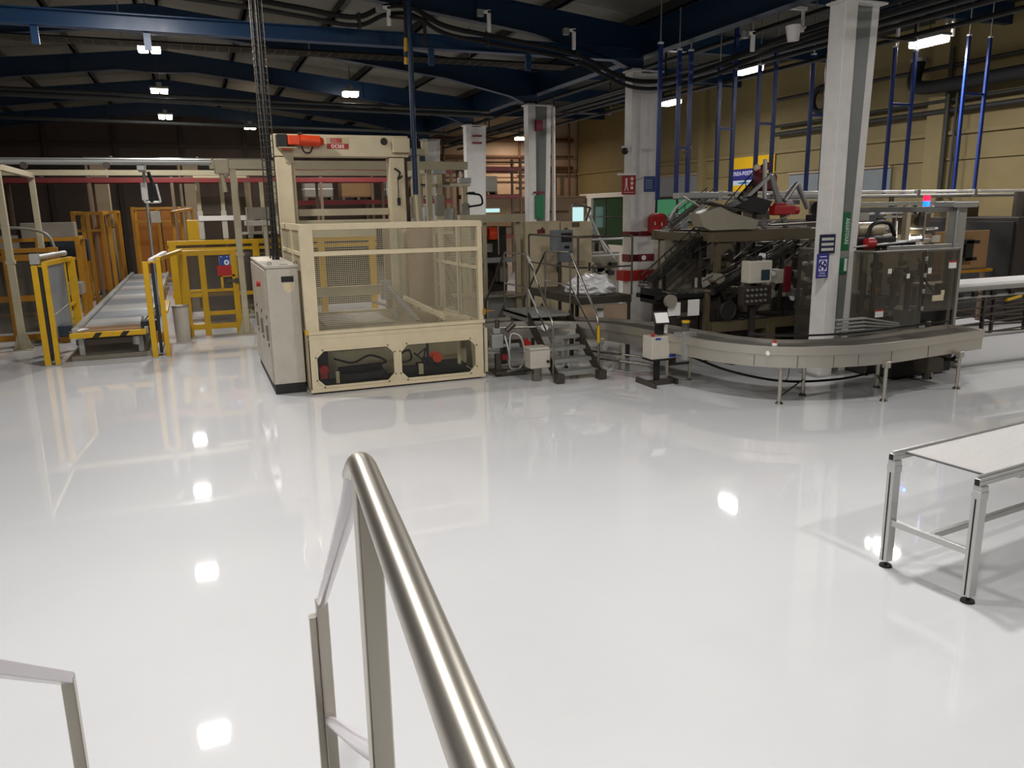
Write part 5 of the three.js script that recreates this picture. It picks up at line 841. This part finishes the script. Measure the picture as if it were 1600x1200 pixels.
// ---------- along the right wall ----------
{
  const x = 21.9;
  const sg = thing('wall_banner', 'large yellow wall sign with a blue lettered band behind the blue hangers', 'sign', [x, 4.2, -27.5]);
  part(sg, 'board', B(x + 0.02, x + 0.06, 3.5, 4.92, -28.85, -26.1), M.yellow);
  const bm = print(512, 262, (c, w, h) => {
    c.fillStyle = '#d8ac12'; c.fillRect(0, 0, w, h); c.fillStyle = '#2a2a78'; c.fillRect(0, 92, 300, 88); c.fillStyle = '#dcdcf0'; c.font = 'bold 44px sans-serif'; c.fillText('LINEA-POSTRE', 6, 142, 288);
    c.fillStyle = '#c2cfdf'; c.fillRect(0, 180, 300, 36); c.fillStyle = '#3f78a8'; c.beginPath(); c.ellipse(160, 200, 70, 9, 0, 0, 7); c.fill();
  });
  printPlane(sg, 'sign_print', bm, 2.72, 1.4, [x + 0.015, 4.21, -27.475], -Math.PI / 2);
  const pan = (name, label, z0, z1, y0, y1, m) => { const t = thing(name, label, 'panel', [x, y0, (z0 + z1) / 2]); part(t, 'sheet', B(x, x + 0.06, y0, y1, z1, z0), m); part(t, 'edge_rail', B(x - 0.06, x + 0.08, y1, y1 + 0.07, z1, z0), M.wallPink); return t; };
  pan('wall_panel', 'dark grey wall panel above the green lit window', -30.9, -34.8, 3.35, 4.35, M.greyBlue);
  pan('wall_panel', 'dark grey wall panel beside the white column with two signs', -20.3, -25.2, 3.3, 4.05, M.greyBlue);
  const gw = thing('window_unit', 'green lit window in a dark frame behind the red fire cabinet', 'window', [x, 2.2, -33]);
  part(gw, 'frame', [B(x - 0.05, x + 0.05, 3.28, 3.4, -34.8, -30.8), B(x - 0.05, x + 0.05, 2.15, 2.25, -34.8, -30.8), B(x - 0.05, x + 0.05, 2.15, 3.4, -34.8, -34.65), B(x - 0.05, x + 0.05, 2.15, 3.4, -32.9, -32.8), B(x - 0.05, x + 0.05, 2.15, 3.4, -30.9, -30.8)], M.black);
  parts(gw, 'pane', [B(x + 0.01, x + 0.03, 2.25, 3.28, -34.65, -32.9), B(x + 0.01, x + 0.03, 2.25, 3.28, -32.8, -30.9)], M.greenGlow);
  const d = thing('glazed_partition', 'white framed glazed door with green glass left of the banded column', 'door', [x, 0, -40]);
  part(d, 'frame', [B(x - 0.15, x + 0.05, 3.5, 3.75, -43, -37.6), B(x - 0.15, x + 0.05, 0, 3.5, -42.0, -41.5), B(x - 0.15, x + 0.05, 0, 3.5, -43, -42.8), B(x - 0.15, x + 0.05, 0, 3.5, -37.8, -37.6), B(x - 0.12, x + 0.05, 0, 0.9, -43, -37.6)], M.white);
  parts(d, 'pane', [B(x, x + 0.02, 0.9, 3.5, -42.8, -42.0), B(x, x + 0.02, 0.9, 3.5, -41.5, -37.8)], M.greenGlass);
  part(d, 'glazing_bar', [B(x - 0.04, x + 0.03, 2.4, 2.5, -42.8, -37.8), B(x - 0.04, x + 0.03, 0.9, 3.5, -40, -39.9)], M.darkSteel);
  const c5 = thing('wall_camera', 'small white camera high on the right wall', 'camera', [x - 0.2, 5.6, -32]);
  part(c5, 'bracket', B(x - 0.1, x + 0.1, 5.58, 5.64, -32.03, -31.97), M.white); part(c5, 'body', Cyl([x - 0.35, 5.52, -32], [x - 0.1, 5.6, -32], 0.06, 0.06, 12), M.white);
  const dk = (label, z0, z1, h, m) => { const t = thing('machine_cabinet', label, 'machine', [19, 0, (z0 + z1) / 2]); part(t, 'body', B(18.2, 19.8, 0.1, h, z1, z0, 0.02), m); part(t, 'door', B(18.17, 18.2, 0.2, h - 0.1, z1 + 0.1, (z0 + z1) / 2 - 0.02), M.dark); part(t, 'door', B(18.17, 18.2, 0.2, h - 0.1, (z0 + z1) / 2 + 0.02, z0 - 0.1), M.dark); part(t, 'plinth', B(18.25, 19.75, 0, 0.1, z1 + 0.05, z0 - 0.05), M.black); parts(t, 'roof_duct', [B(18.6, 19.4, h, h + 0.3, z1 + 0.3, z1 + 0.8), Cyl([19, h, z0 - 0.6], [19, h + 0.6, z0 - 0.6], 0.15)], M.darkSteel); };
  dk('dark machine cabinet at the right wall below the pipe tray', -16.2, -18.8, 2.3, M.darkBrown); dk('second dark machine cabinet, nearer the right edge', -13, -15.8, 2.5, M.darkBrown); dk('dark machine cabinet behind the guard cabin', -20, -24, 2.4, M.darkBrown);
  const bd = thing('pin_board', 'tan board with a dark bracket above an orange rail at the right edge', 'board', [17.2, 0, -13.6]);
  part(bd, 'board', B(16.2, 18.0, 1.3, 2.2, -13.62, -13.56), M.cardboard); part(bd, 'bracket', [B(17.05, 17.3, 1.5, 2.0, -13.56, -13.4), B(16.85, 17.5, 1.9, 1.98, -13.5, -13.4), B(16.8, 17.45, 1.5, 1.58, -13.5, -13.4)], M.black); part(bd, 'rail', B(15.6, 18.2, 1.2, 1.27, -13.6, -13.5), M.orangeYellow); parts(bd, 'post', [B(16.25, 16.33, 0, 1.3, -13.63, -13.55), B(17.9, 17.98, 0, 1.3, -13.63, -13.55)], M.brownTimber);
}

// ---------- hangers, trays, hoses and signs above ----------
{
  const T = thing('pipe_tray', 'long pale pipe tray running across the right hall below the blue hangers', 'cable tray', [15.5, 3.1, -15]);
  part(T, 'tray', [B(10.3, 21.95, 3.0, 3.03, -15.12, -14.9), B(10.3, 21.95, 3.03, 3.09, -14.92, -14.9), B(10.3, 21.95, 3.03, 3.09, -15.12, -15.1)], M.galv); parts(T, 'pipe', [Cyl([10.3, 3.16, -14.95], [21.95, 3.16, -14.95], 0.035, 0.035, 10), Cyl([10.5, 3.07, -14.86], [21.95, 3.07, -14.86], 0.028, 0.028, 10)], M.columnWhite); part(T, 'bend', Tube([[10.5, 3.07, -14.86], [10.2, 3.07, -14.86], [9.9, 2.9, -14.86], [9.7, 2.62, -14.86]], 0.03, 0.1, 8), M.columnWhite); parts(T, 'clip', [11, 13, 15, 17, 19, 21].map((x) => B(x - 0.05, x + 0.05, 3.0, 3.2, -15, -14.82)), M.galv);
  const hang = (label, xa, xb, topA, topB, rung) => {
    const t = thing('pipe_hanger', label, 'hanger', [xa, 3.1, -15], 'blue pipe hangers'); const z = -15;
    for (const [x, y] of xb ? [[xa, topA], [xb, topB]] : [[xa, topA]]) { const p = part(t, 'post', B(x - 0.045, x + 0.045, 3.03, y, z - 0.03, z + 0.03, 0.006), M.hangerBlue); part(p, 'cap', B(x - 0.05, x + 0.05, y, y + 0.04, z - 0.04, z + 0.04), M.white); part(p, 'rod', Cyl([x, y + 0.04, z], [x, 8.3, z], 0.014, 0.014, 6), M.galv); }
    if (rung) part(t, 'rung', B(xa, xb, rung - 0.03, rung + 0.03, z - 0.02, z + 0.02), M.hangerBlue);
  };
  hang('single dark blue hanger post along the right edge of the banded column', 9.48, 0, 6.2, 0, 0); hang('blue hanger pair with a rung before the tall dim wall', 9.95, 10.24, 6.1, 6.1, 4.12); hang('blue hanger pair with a bright lit top left of the yellow wall sign', 11.0, 11.4, 5.85, 7.4, 4.55); hang('dark blue hanger pair crossing the yellow wall sign', 12.06, 12.5, 5.9, 6.3, 4.68); hang('blue hanger pair half hidden by the white column with two signs', 13.55, 13.98, 6.2, 6.2, 4.9); hang('brightly lit blue hanger pair under the long lamp', 16.0, 16.66, 6.5, 6.45, 5.22); hang('blue hanger pair at the dark wall pilaster, rightmost of all', 18.4, 19.15, 6.9, 6.9, 5.55);
}
{
  const hose = (label, dy, dz, r) => { const t = thing('cable_hose', label, 'cable', [4.4, 6.8 + dy, -16.2 + dz]); const P = [[-3, 7.0, -16.2], [0.5, 6.8, -16.2], [1.53, 6.73, -16.2], [2.33, 6.65, -16.2], [3.41, 6.57, -16.2], [3.93, 6.79, -16.2], [4.44, 6.83, -16.2], [5.09, 6.54, -16.2], [6.05, 6.4, -16.2], [8.11, 6.13, -16.2], [9.3, 5.74, -16.3], [9.9, 5.68, -16.35], [10.5, 5.72, -16.2], [10.75, 5.78, -15.2], [10.75, 5.95, -13], [10.75, 6.0, -11], [10.75, 6.0, -8], [10.75, 6.0, -4]]; part(t, 'hose', Smooth(P.map(([x, y, z]) => [x, y + dy, z + dz]), r, 160, 8), M.rubber); parts(t, 'clip', [2, 4, 8, 9].map((i) => B(P[i][0] - 0.03, P[i][0] + 0.03, P[i][1] + dy - r - 0.02, P[i][1] + dy + r + 0.02, P[i][2] + dz - r - 0.02, P[i][2] + dz + r + 0.02)), M.dark); };
  hose('upper black cable hose sagging under the roof beam to the banded column', 0, 0, 0.05); hose('lower black cable hose running just below the upper one', -0.16, 0.06, 0.042);
  const br = (label, x, y, z, h) => { const t = thing('pipe_bracket', label, 'bracket', [x, y, z]); part(t, 'stem', B(x - 0.035, x + 0.035, y - h, y, z - 0.03, z + 0.03), M.white); part(t, 'arm', B(x - 0.22, x + 0.035, y - 0.07, y - 0.01, z - 0.03, z + 0.03), M.white); if (x > 9) part(t, 'hanger_rod', Cyl([x, y, z], [x, x > 12 ? 8.3 : 6.3, z], 0.012, 0.012, 6), M.galv); part(t, 'clamp', B(x - 0.25, x - 0.12, y - 0.14, y, z - 0.05, z + 0.05, 0.015), M.galv); };
  br('white bracket above the yellow and black pole', 3.97, 6.78, -16.05, 0.36); br('white bracket on the roof haunch, middle of three along the black hoses', 6.05, 6.85, -16.05, 0.42); br('white bracket on the haunch nearest the banded column', 7.98, 6.62, -16.05, 0.42); br('white bracket left of the white horn speaker', 10.25, 6.1, -13, 0.36); br('white bracket above the bright lit hanger pair', 16.2, 7.1, -15.15, 0.5); br('white bracket just right of the long lamp', 18, 7.3, -15.15, 0.4);
  const yp = thing('striped_pole', 'thin black pole with yellow banded tip hanging above the gantry', 'pole', [4.28, 5.7, -16]); part(yp, 'pole', Cyl([4.3, 7.4, -16.05], [4.28, 6.2, -16], 0.03, 0.03, 8), M.dark); parts(yp, 'band', [Cyl([4.28, 6.2, -16], [4.27, 5.95, -16], 0.04), Cyl([4.27, 5.84, -16], [4.26, 5.72, -16], 0.04)], M.yellow); part(yp, 'dark_band', Cyl([4.27, 5.95, -16], [4.27, 5.84, -16], 0.04), M.navy); part(yp, 'cross_arm', [B(3.97, 4.7, 6.55, 6.6, -16.08, -16.02), B(4.66, 4.72, 6.1, 6.6, -16.08, -16.02)], M.dark);
  const np = thing('drop_pipe', 'dark blue drop pipe with a pale lower end beside the right gantry post', 'pipe', [4.16, 2.6, -15.3]); part(np, 'pipe', Cyl([4.18, 7.4, -15.3], [4.16, 3.2, -15.3], 0.05, 0.05, 10), M.beamBlue); part(np, 'lower_end', Cyl([4.16, 3.2, -15.3], [4.18, 2.6, -15.3], 0.03, 0.03, 10), M.cream);
  const pp = thing('overhead_pipes', 'bundle of dark pipes running front to back beside the valley beam', 'pipes', [12, 5.9, -18]); [[11.6, 6.5, 0.05], [12.0, 6.2, 0.07], [12.4, 6.05, 0.05], [12.8, 6.3, 0.08], [13.2, 6.0, 0.05], [11.3, 6.05, 0.04], [12.2, 6.65, 0.04]].forEach(([x, y, r]) => part(pp, 'pipe', Cyl([x, y, -40], [x, y, 2], r, r, 10), M.purlin)); for (const z of [-36, -30, -24, -17.5, -12, -7]) part(pp, 'trapeze', [B(11.2, 13.3, 5.9, 5.95, z - 0.03, z + 0.03), B(11.2, 11.24, 5.9, 8.3, z - 0.02, z + 0.02), B(13.26, 13.3, 5.9, 8.3, z - 0.02, z + 0.02)], M.dark);
  const ct = thing('wire_tray', 'wide wire cable tray crossing the roof space below the rafters at left', 'cable tray', [-1, 6.4, -20]); const ww = []; for (let i = 0; i < 7; i++) ww.push(Cyl([-10.8, 6.55, -20.3 + i * 0.1], [9.9, 6.55, -20.3 + i * 0.1], 0.008, 0.008, 5)); for (let x = -10.8; x < 9.9; x += 0.25) ww.push(B(x, x + 0.01, 6.54, 6.55, -20.32, -19.68, 0)); part(ct, 'wires', ww, M.darkSteel, undefined, 'stuff'); parts(ct, 'cable', [-20.2, -20.05, -19.85].map((z) => Smooth([[-10.8, 6.6, z], [-4, 6.58, z + 0.04], [3, 6.6, z - 0.03], [9.9, 6.6, z]], 0.03, 40, 7)), M.rubber); parts(ct, 'drop_rod', [-9, -5, -1, 3, 7].map((x) => Cyl([x, 6.54, -20], [x, 7.35 + 0.06, -20], 0.012, 0.012, 6)), M.galv);
  const mp = thing('roof_pipes', 'dark service pipes crossing under the rafters above the gantry', 'pipes', [4, 5.9, -26]); for (const [y, z, r] of [[6.1, -26, 0.07], [6.3, -26.4, 0.05], [6.0, -31, 0.06]]) part(mp, 'pipe', Cyl([-10.8, y + 0.2, z], [9.9, y - 0.1, z], r, r, 8), M.purlin);
  const du = thing('wall_duct', 'black rubber duct elbow on the right wall behind the long lamp', 'duct', [21.4, 6, -17.5]); part(du, 'duct', Tube([[21.5, 7.2, -19.2], [21.3, 6.4, -19.2], [21.3, 6.3, -18.6], [21.3, 6.3, -12], [21.3, 6.3, -8]], 0.2, 0.5, 14), M.rubber); part(du, 'top_flange', Cyl([21.5, 7.15, -19.2], [21.5, 7.25, -19.2], 0.26, 0.26, 16), M.galv); part(du, 'ring', new THREE.TorusGeometry(0.42, 0.1, 10, 24).rotateY(Math.PI / 2).translate(21.6, 6.6, -23.4), M.rubber);
  const wp = thing('wall_pipes', 'dark pipes running along the upper right wall', 'pipes', [21.6, 6, -14]); for (const [y, r] of [[6.9, 0.06], [5.9, 0.05], [5.6, 0.08]]) part(wp, 'pipe', Cyl([21.7, y, -26], [21.7, y, 0], r, r, 8), M.purlin); part(wp, 'conduit', [Cyl([21.6, 3, -18.1], [21.6, 7.4, -18.1], 0.06), Cyl([21.6, 3, -17.8], [21.6, 6.4, -17.8], 0.04)], M.purlin);
  const sp = thing('horn_speaker', 'white bucket shaped horn speaker hanging beside the nearest white column', 'speaker', [10.35, 5.75, -12]); part(sp, 'horn', Cyl([10.35, 5.74, -12], [10.33, 6.0, -12], 0.1, 0.135, 20), M.white); part(sp, 'bracket', [B(10.45, 10.6, 5.96, 6.0, -12.03, -11.97), B(10.52, 10.56, 5.9, 6.32, -12.03, -11.97)], M.white); part(sp, 'hanger', B(10.2, 10.6, 6.26, 6.32, -12.04, -11.96), M.white);
  const cm = thing('dome_camera', 'black dome camera on the left side of the banded column', 'camera', [9.6, 4.2, -16.6]); part(cm, 'arm', B(9.5, 9.75, 4.24, 4.28, -16.62, -16.58), M.white); part(cm, 'dome', [new THREE.SphereGeometry(0.08, 16, 12).translate(9.58, 4.17, -16.6)], M.black);
}
// ---------- signs and the fire cabinet ----------
{
  const t = thing('extinguisher_sign', 'red fire extinguisher sign on an arm left of the banded column', 'sign', [9.6, 3.2, -16.45]); const p = print(128, 150, (x, w, h) => { x.fillStyle = '#8f1714'; x.fillRect(0, 0, w, h); x.fillStyle = '#e8c9c2'; x.fillRect(30, 20, 18, 62); x.beginPath(); x.moveTo(22, 122); x.lineTo(39, 70); x.lineTo(56, 122); x.lineWidth = 8; x.strokeStyle = '#e8c9c2'; x.stroke(); for (const y of [26, 62, 98]) { x.beginPath(); x.arc(92, y, 14, 0, 7); x.fill(); } x.fillRect(16, 132, 96, 4); });
  part(t, 'plate', B(9.47, 9.84, 3.18, 3.62, -16.535, -16.515), M.red); printPlane(t, 'sign_print', p, 0.36, 0.43, [9.655, 3.4, -16.512]); part(t, 'arm', B(9.35, 9.84, 3.62, 3.66, -16.54, -16.5), M.white);
  const b = thing('notice_sign', 'blue notice sign with pale lines at the right edge of the banded column', 'sign', [10.22, 3.25, -16.4]); part(b, 'plate', B(10.07, 10.38, 3.24, 3.6, -16.535, -16.515), M.blueSign); const q = print(96, 112, (x, w, h) => { x.fillStyle = '#223a78'; x.fillRect(0, 0, w, h); x.fillStyle = '#8fa39a'; for (let r = 0; r < 4; r++) for (let c = 0; c < 3; c++) x.fillRect(12 + c * 20, 26 + r * 18, 12, 8); }); printPlane(b, 'sign_print', q, 0.3, 0.35, [10.225, 3.42, -16.512]); part(b, 'arm', Cyl([9.84, 3.5, -16.525], [10.08, 3.58, -16.525], 0.012, 0.012, 6), M.galv);
  const f = thing('fire_cabinet', 'red round topped fire cabinet fixed to the right side of the banded column', 'cabinet', [10.39, 2.28, -16.4]); part(f, 'box', [Prism([[10.18, 2.28], [10.6, 2.28], [10.6, 2.62], ...Array.from({ length: 9 }, (_, i) => [10.39 + 0.21 * Math.cos((Math.PI * i) / 8), 2.62 + 0.12 * Math.sin((Math.PI * i) / 8)])], 'z', -16.5, -16.3)], M.red); parts(f, 'white_mark', [B(10.24, 10.27, 2.46, 2.54, -16.3, -16.295), B(10.43, 10.46, 2.44, 2.52, -16.3, -16.295)], M.white); part(f, 'bracket', B(10.2, 10.36, 2.35, 2.45, -16.54, -16.5), M.rackRed);
  const g1 = thing('instruction_sign', 'dark blue sign with three pale lines on the nearest white column', 'sign', [9.6, 2.2, -10.1]); const m1 = print(128, 122, (x, w, h) => { x.fillStyle = '#14143c'; x.fillRect(0, 0, w, h); x.fillStyle = '#b9bcb0'; for (const y of [20, 54, 88]) x.fillRect(14, y, w - 26, 18); }); part(g1, 'plate', B(9.48, 9.81, 2.08, 2.39, -10.11, -10.095), M.navy); printPlane(g1, 'sign_print', m1, 0.32, 0.3, [9.645, 2.235, -10.093]);
  const g2 = thing('mandatory_sign', 'blue safety sign with a round white and blue symbol below the three line sign', 'sign', [9.58, 1.6, -10.1]); const m2 = print(128, 200, (x, w, h) => { x.fillStyle = '#32307c'; x.fillRect(0, 0, w, h); x.fillStyle = '#c6c4e4'; x.fillRect(28, 18, 72, 9); x.fillRect(20, 46, 90, 98); x.fillStyle = '#23235c'; x.beginPath(); x.arc(64, 95, 44, 0, 7); x.fill(); x.fillStyle = '#d4d4ee'; x.beginPath(); x.moveTo(60, 56); x.lineTo(76, 62); x.lineTo(64, 92); x.lineTo(46, 80); x.fill(); x.beginPath(); x.arc(62, 124, 14, 0, 7); x.fill(); x.beginPath(); x.arc(88, 92, 9, 0, 7); x.fill(); x.beginPath(); x.arc(38, 104, 8, 0, 7); x.fill(); x.fillStyle = '#a8b0c0'; x.fillRect(30, 156, 66, 10); x.fillRect(20, 178, 86, 8); }); part(g2, 'plate', B(9.45, 9.7, 1.68, 2.08, -10.11, -10.095), M.blueSign); printPlane(g2, 'sign_print', m2, 0.245, 0.39, [9.575, 1.88, -10.093]);
  const gs = thing('green_sign', 'tall green sign with white upright lettering in the nearest column recess', 'sign', [10.1, 1.9, -10.25]); const m3 = print(64, 256, (x, w, h) => { x.fillStyle = '#0a5a32'; x.fillRect(0, 0, w, h); x.save(); x.translate(46, 128); x.rotate(Math.PI / 2); x.fillStyle = '#cfd8d0'; x.font = 'bold 30px sans-serif'; x.textAlign = 'center'; x.textBaseline = 'middle'; x.fillText('AGUATOXAS', 0, -4, 230); x.restore(); }); part(gs, 'plate', [B(10.0, 10.26, 2.1, 2.74, -10.275, -10.255), B(10.0, 10.26, 1.72, 1.98, -10.275, -10.255)], M.green); printPlane(gs, 'sign_print', m3, 0.25, 0.63, [10.13, 2.42, -10.253]); part(gs, 'white_mark', B(10.19, 10.25, 1.76, 1.97, -10.256, -10.252), M.white); part(gs, 'strap', B(9.98, 10.27, 1.98, 2.1, -10.28, -10.26), M.galv);
  const g3 = thing('green_notice', 'small upright green sign on the grooved column beside the cream cabinets', 'sign', [10.0, 2.5, -22.6]); part(g3, 'plate', B(9.92, 10.2, 2.6, 3.3, -22.63, -22.6), M.green); part(g3, 'top_bar', B(9.88, 10.24, 3.36, 3.42, -22.66, -22.58), M.maroon); part(g3, 'hook', [B(10.0, 10.4, 2.45, 2.5, -22.6, -22.4), B(10.0, 10.08, 2.1, 2.5, -22.62, -22.58)], M.dark);
}

// ---------- machinery seen between the columns ----------
{
  const t = thing('blending_machine', 'grey machine with curved pipes and a cream box behind the raised work platform', 'machine', [10, 0, -20]);
  part(t, 'body', B(9.2, 11.2, 0.1, 1.7, -20.6, -19.6, 0.04), M.greyPanel); part(t, 'hood', Prism([[9.5, 1.7], [11, 1.7], [10.8, 2.15], [9.8, 2.15]], 'z', -20.4, -19.8), M.darkSteel);
  const bx = part(t, 'cream_box', B(9.55, 10.05, 1.35, 1.85, -19.55, -19.2, 0.02), M.hopperGrey, 'cream box'); part(bx, 'yellow_label', B(9.65, 9.9, 1.72, 1.8, -19.2, -19.19), M.yellow);
  part(t, 'arched_pipe', Tube([[9.3, 1.5, -19.4], [9.4, 2.3, -19.4], [10.2, 2.35, -19.4], [10.9, 1.5, -19.4]], 0.045, 0.3, 10), M.galv); part(t, 'raised_arm', [Bar([9.9, 2.2, -19.5], [10.2, 2.9, -19.5], 0.05, 0.06), Bar([10.2, 2.9, -19.5], [9.7, 3.0, -19.5], 0.05, 0.05)], M.darkSteel); part(t, 'feed_arm', Bar([10.1, 2.7, -19.35], [10.6, 1.7, -19.35], 0.07, 0.07), M.galv);
  parts(t, 'rail', [Cyl([8.4, 2.05, -18.9], [11.6, 2.08, -18.9], 0.025, 0.025, 8), Cyl([8.6, 1.62, -18.9], [11.4, 1.64, -18.9], 0.02, 0.02, 8)], M.galv); parts(t, 'rail_post', [8.7, 9.9, 11.2].map((x) => B(x - 0.025, x + 0.025, 0, 2.08, -18.95, -18.9)), M.brownTimber); parts(t, 'valve', [9.3, 9.5, 10.4, 10.6].map((x) => Cyl([x, 1.7, -19.7], [x, 1.95, -19.7], 0.06, 0.05, 12)), M.steel);
  for (let i = 0; i < 14; i++) { const x = rr(9.2, 11), y = rr(1.0, 1.6); part(t, i % 2 ? 'fitting' : 'bracket', i % 2 ? Cyl([x, y, -19.6], [x, y, -19.45], rr(0.04, 0.09), undefined, 12) : B(x, x + 0.2, y, y + 0.12, -19.6, -19.45), [M.dark, M.galv, M.brownTimber, M.cabinet][i % 4]); }
}
{
  const t = thing('clear_cabinet', 'smoked clear cabinet with bottles and a pale screen right of the fire cabinet', 'machine', [11, 0, -16.4]);
  parts(t, 'post', [[10.35, -16], [11.9, -16], [10.35, -17], [11.9, -17]].map(([x, z]) => B(x - 0.03, x + 0.03, 0, 2.3, z - 0.03, z + 0.03)), M.galv); part(t, 'rail', [B(10.3, 11.95, 2.22, 2.3, -16.03, -15.97)], M.columnWhite); part(t, 'middle_rail', B(10.3, 11.95, 1.5, 1.56, -16.03, -15.97), M.galv); part(t, 'clear_panel', new THREE.PlaneGeometry(1.5, 1.6).translate(11.12, 1.4, -15.96), M.smoke); part(t, 'body', B(10.4, 11.85, 0.1, 1.0, -16.95, -16.1, 0.02), M.greyPanel); part(t, 'back_sheet', B(10.4, 11.85, 1.0, 2.2, -17, -16.97), M.cabinet);
  for (let i = 0; i < 22; i++) { const x = rr(10.45, 11.75), y = rr(1.0, 2.0), z = rr(-16.8, -16.15), m = [M.galv, M.white, M.dark, M.steel, M.rackRed, M.cabinet][i % 6]; part(t, ['cylinder', 'block', 'rod'][i % 3], i % 3 === 0 ? Cyl([x, y, z], [x, y + rr(0.1, 0.25), z], rr(0.03, 0.07), undefined, 10) : i % 3 === 1 ? B(x, x + 0.15, y, y + 0.12, z, z + 0.1) : Cyl([x, y, z], [x + 0.35, y + 0.05, z], 0.018, 0.018, 8), m); }
  const s = part(t, 'screen_housing', B(10.55, 11.0, 2.32, 2.72, -16.2, -16.02, 0.02), M.greyBlue); part(s, 'screen', B(10.66, 10.84, 2.42, 2.68, -16.02, -16.01), M.white);
}
{
  const t = thing('valve_towers', 'pale valve towers with wrapped tops between the gantry and the far white column', 'machine', [6.6, 0, -22.6]);
  for (const [x, z, h] of [[6.05, -22.4, 3.9], [6.9, -22.8, 3.95], [7.9, -23.4, 3.7]]) { const c = part(t, 'tower', [B(x - 0.08, x + 0.08, 0, h, z - 0.08, z + 0.08, 0.012)], M.creamDull); part(c, 'head', [B(x - 0.2, x + 0.2, h, h + 0.16, z - 0.12, z + 0.12, 0.02)], M.galv); part(c, 'valve', [Cyl([x - 0.12, h + 0.16, z], [x - 0.12, h + 0.36, z], 0.05, 0.04, 10), Cyl([x + 0.1, h - 0.3, z + 0.1], [x + 0.3, h - 0.3, z + 0.1], 0.05, 0.05, 10)], M.steel); part(c, 'sleeve', B(x - 0.12, x + 0.12, h - 1.2, h - 0.6, z - 0.12, z + 0.12, 0.02), M.greyPanel); }
  part(t, 'cross_pipe', Cyl([6.0, 3.6, -22.5], [8.0, 3.65, -23.2], 0.05, 0.05, 10), M.creamDull); part(t, 'cable_loop', Tube([[7.9, 3.4, -23.2], [8.3, 3.35, -23], [8.35, 3.05, -23], [7.95, 3.0, -23.2]], 0.03, 0.12, 8), M.rubber); part(t, 'base_body', B(5.8, 8.2, 0, 2.2, -23.8, -23.2, 0.03), M.darkBrown); parts(t, 'wrapped_drum', [Cyl([6.45, 2.5, -23.5], [6.45, 3.0, -23.5], 0.25, 0.22, 18), Cyl([7.4, 2.4, -23.6], [7.4, 2.95, -23.6], 0.22, 0.24, 18)], M.galv); part(t, 'tray', B(5.9, 8.1, 2.2, 2.28, -23.7, -23.0), M.cabinet);
}


scene.traverse((o) => { if (o.isMesh) o.castShadow = o.receiveShadow = true; });
renderer.render(scene, camera);
